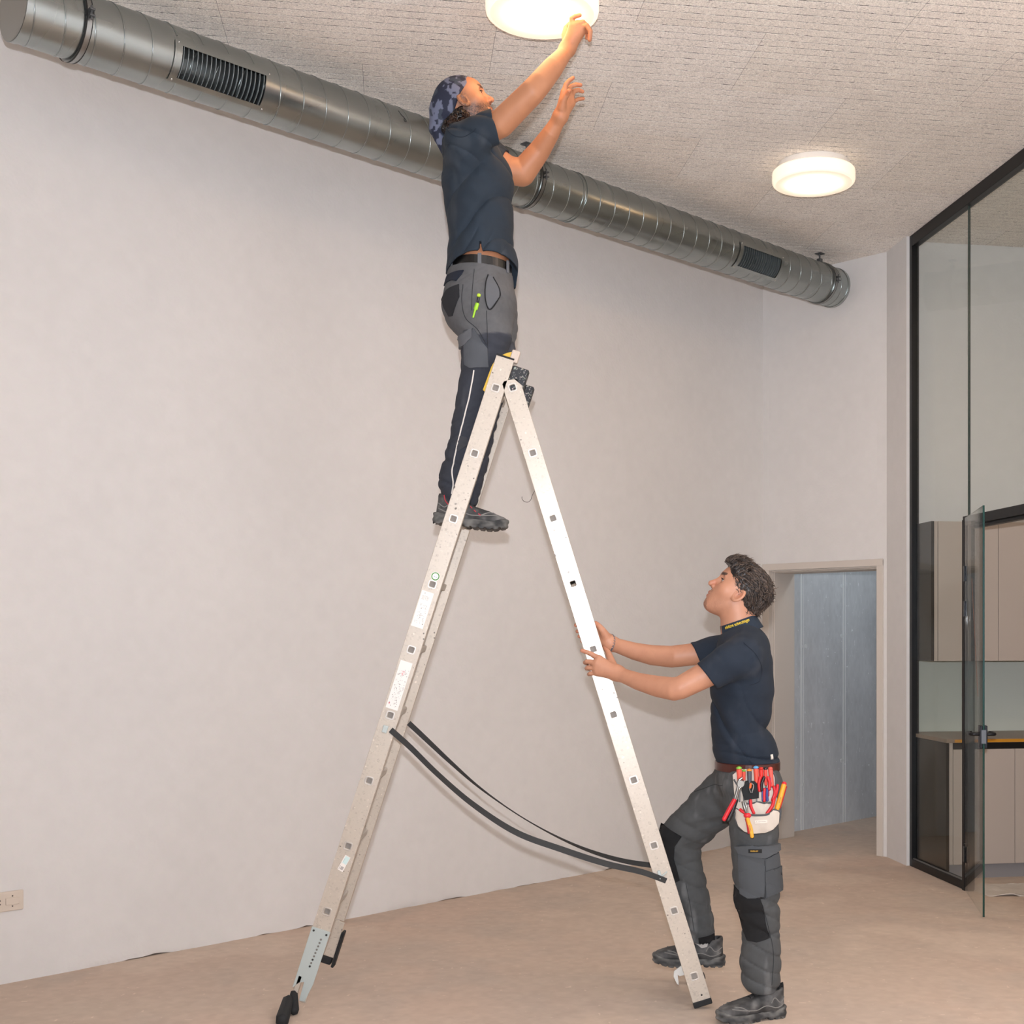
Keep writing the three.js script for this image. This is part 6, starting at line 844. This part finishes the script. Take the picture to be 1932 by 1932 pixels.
  plier('long red pliers with two grips at the right side of the pouch', 'pliers', [[[[1465.6, 1481], [1464, 1492], [1459, 1507]], 0xcf1f2a, 0.0062, 0.02], [[[1458.7, 1484], [1460.5, 1494], [1456, 1508]], 0xc21e28, 0.0062, 0.024]], null, null);
  const yel = (name, label, cat, pts, o, r, red, jaw) => { const t = thing(name, label, cat); mesh('grip', tube(pts.map(p => Z(p[0], p[1], o)), r, 24, 10), std(0xe0a22c, 0.4), t); for (const e of [pts[0], pts[pts.length - 1]]) mesh('grip_end', new THREE.SphereGeometry(r * 0.99, 12, 8).translate(...Z(e[0], e[1], o).toArray()), std(e === pts[0] ? 0xcf2230 : 0xe0a22c, 0.4), t); mesh('grip_edge', tube(red.map(p => Z(p[0], p[1], o - 0.003)), r * 0.8, 20, 8), std(0xb81e26, 0.4), t); if (jaw) jaw(t); 
    const i = Math.floor(pts.length / 2), a = Z(pts[i - 1][0], pts[i - 1][1], o), b = Z(pts[i + 1] ? pts[i + 1][0] : pts[i][0], pts[i + 1] ? pts[i + 1][1] : pts[i][1], o), d = b.clone().sub(a).normalize(), mid = a.clone().lerp(b, 0.5).add(V(0, 0, r + 0.0002)); const tx = canvasTex(256, 48, (c, w, h) => { c.fillStyle = '#e0a22c'; c.fillRect(0, 0, w, h); c.fillStyle = '#7a2a1c'; c.font = 'bold 40px sans-serif'; c.fillText('KNIPEX', 40, 39); }); const up = name === 'cable_knife' ? d.clone().negate() : d; mesh('lettering', placed(box(0.042, 0.0078, 0.0006), mid, up, up.clone().cross(V(0, 0, 1)).negate(), V(0, 0, 1)), std(0xffffff, 0.45, { map: tx }), t); rebase(t); };
  yel('insulated_pliers', 'yellow and red insulated pliers hung over the front pocket rim', 'pliers', [[1406.5, 1535], [1408.5, 1545], [1413, 1558], [1415.5, 1573]], 0.062, 0.0075, [[1405, 1540], [1408, 1552], [1410.5, 1568]], t => { mesh('collar', new THREE.SphereGeometry(0.0135, 14, 10).scale(1.1, 0.8, 0.9).translate(...Z(1407, 1534.5, 0.06).toArray()), std(0xd0252e, 0.4), t); mesh('jaw', merge([tube([Z(1405.5, 1530, 0.058), Z(1401, 1518, 0.056), Z(1399, 1509, 0.05)], 0.0062, 12, 7), tube([Z(1406.5, 1530, 0.06), Z(1405, 1518, 0.06), Z(1402, 1509, 0.055)], 0.0055, 12, 7)]), std(0x8f8d88, 0.3, { metalness: 0.9 }), t); mesh('second_grip', tube([Z(1404, 1531, 0.052), Z(1397, 1527, 0.046), Z(1394, 1524.5, 0.04)], 0.0065, 10, 7), std(0xd0252e, 0.4), t); });
  yel('cable_knife', 'yellow and red insulated cable knife sticking out at the right', 'knife', [[1478.2, 1478], [1475, 1489], [1470.5, 1505], [1465, 1523]], 0.02, 0.0098, [[1480.5, 1482], [1477.5, 1492], [1473, 1508], [1468, 1523]], null);
}
shade(scene);
renderer.render(scene, camera);
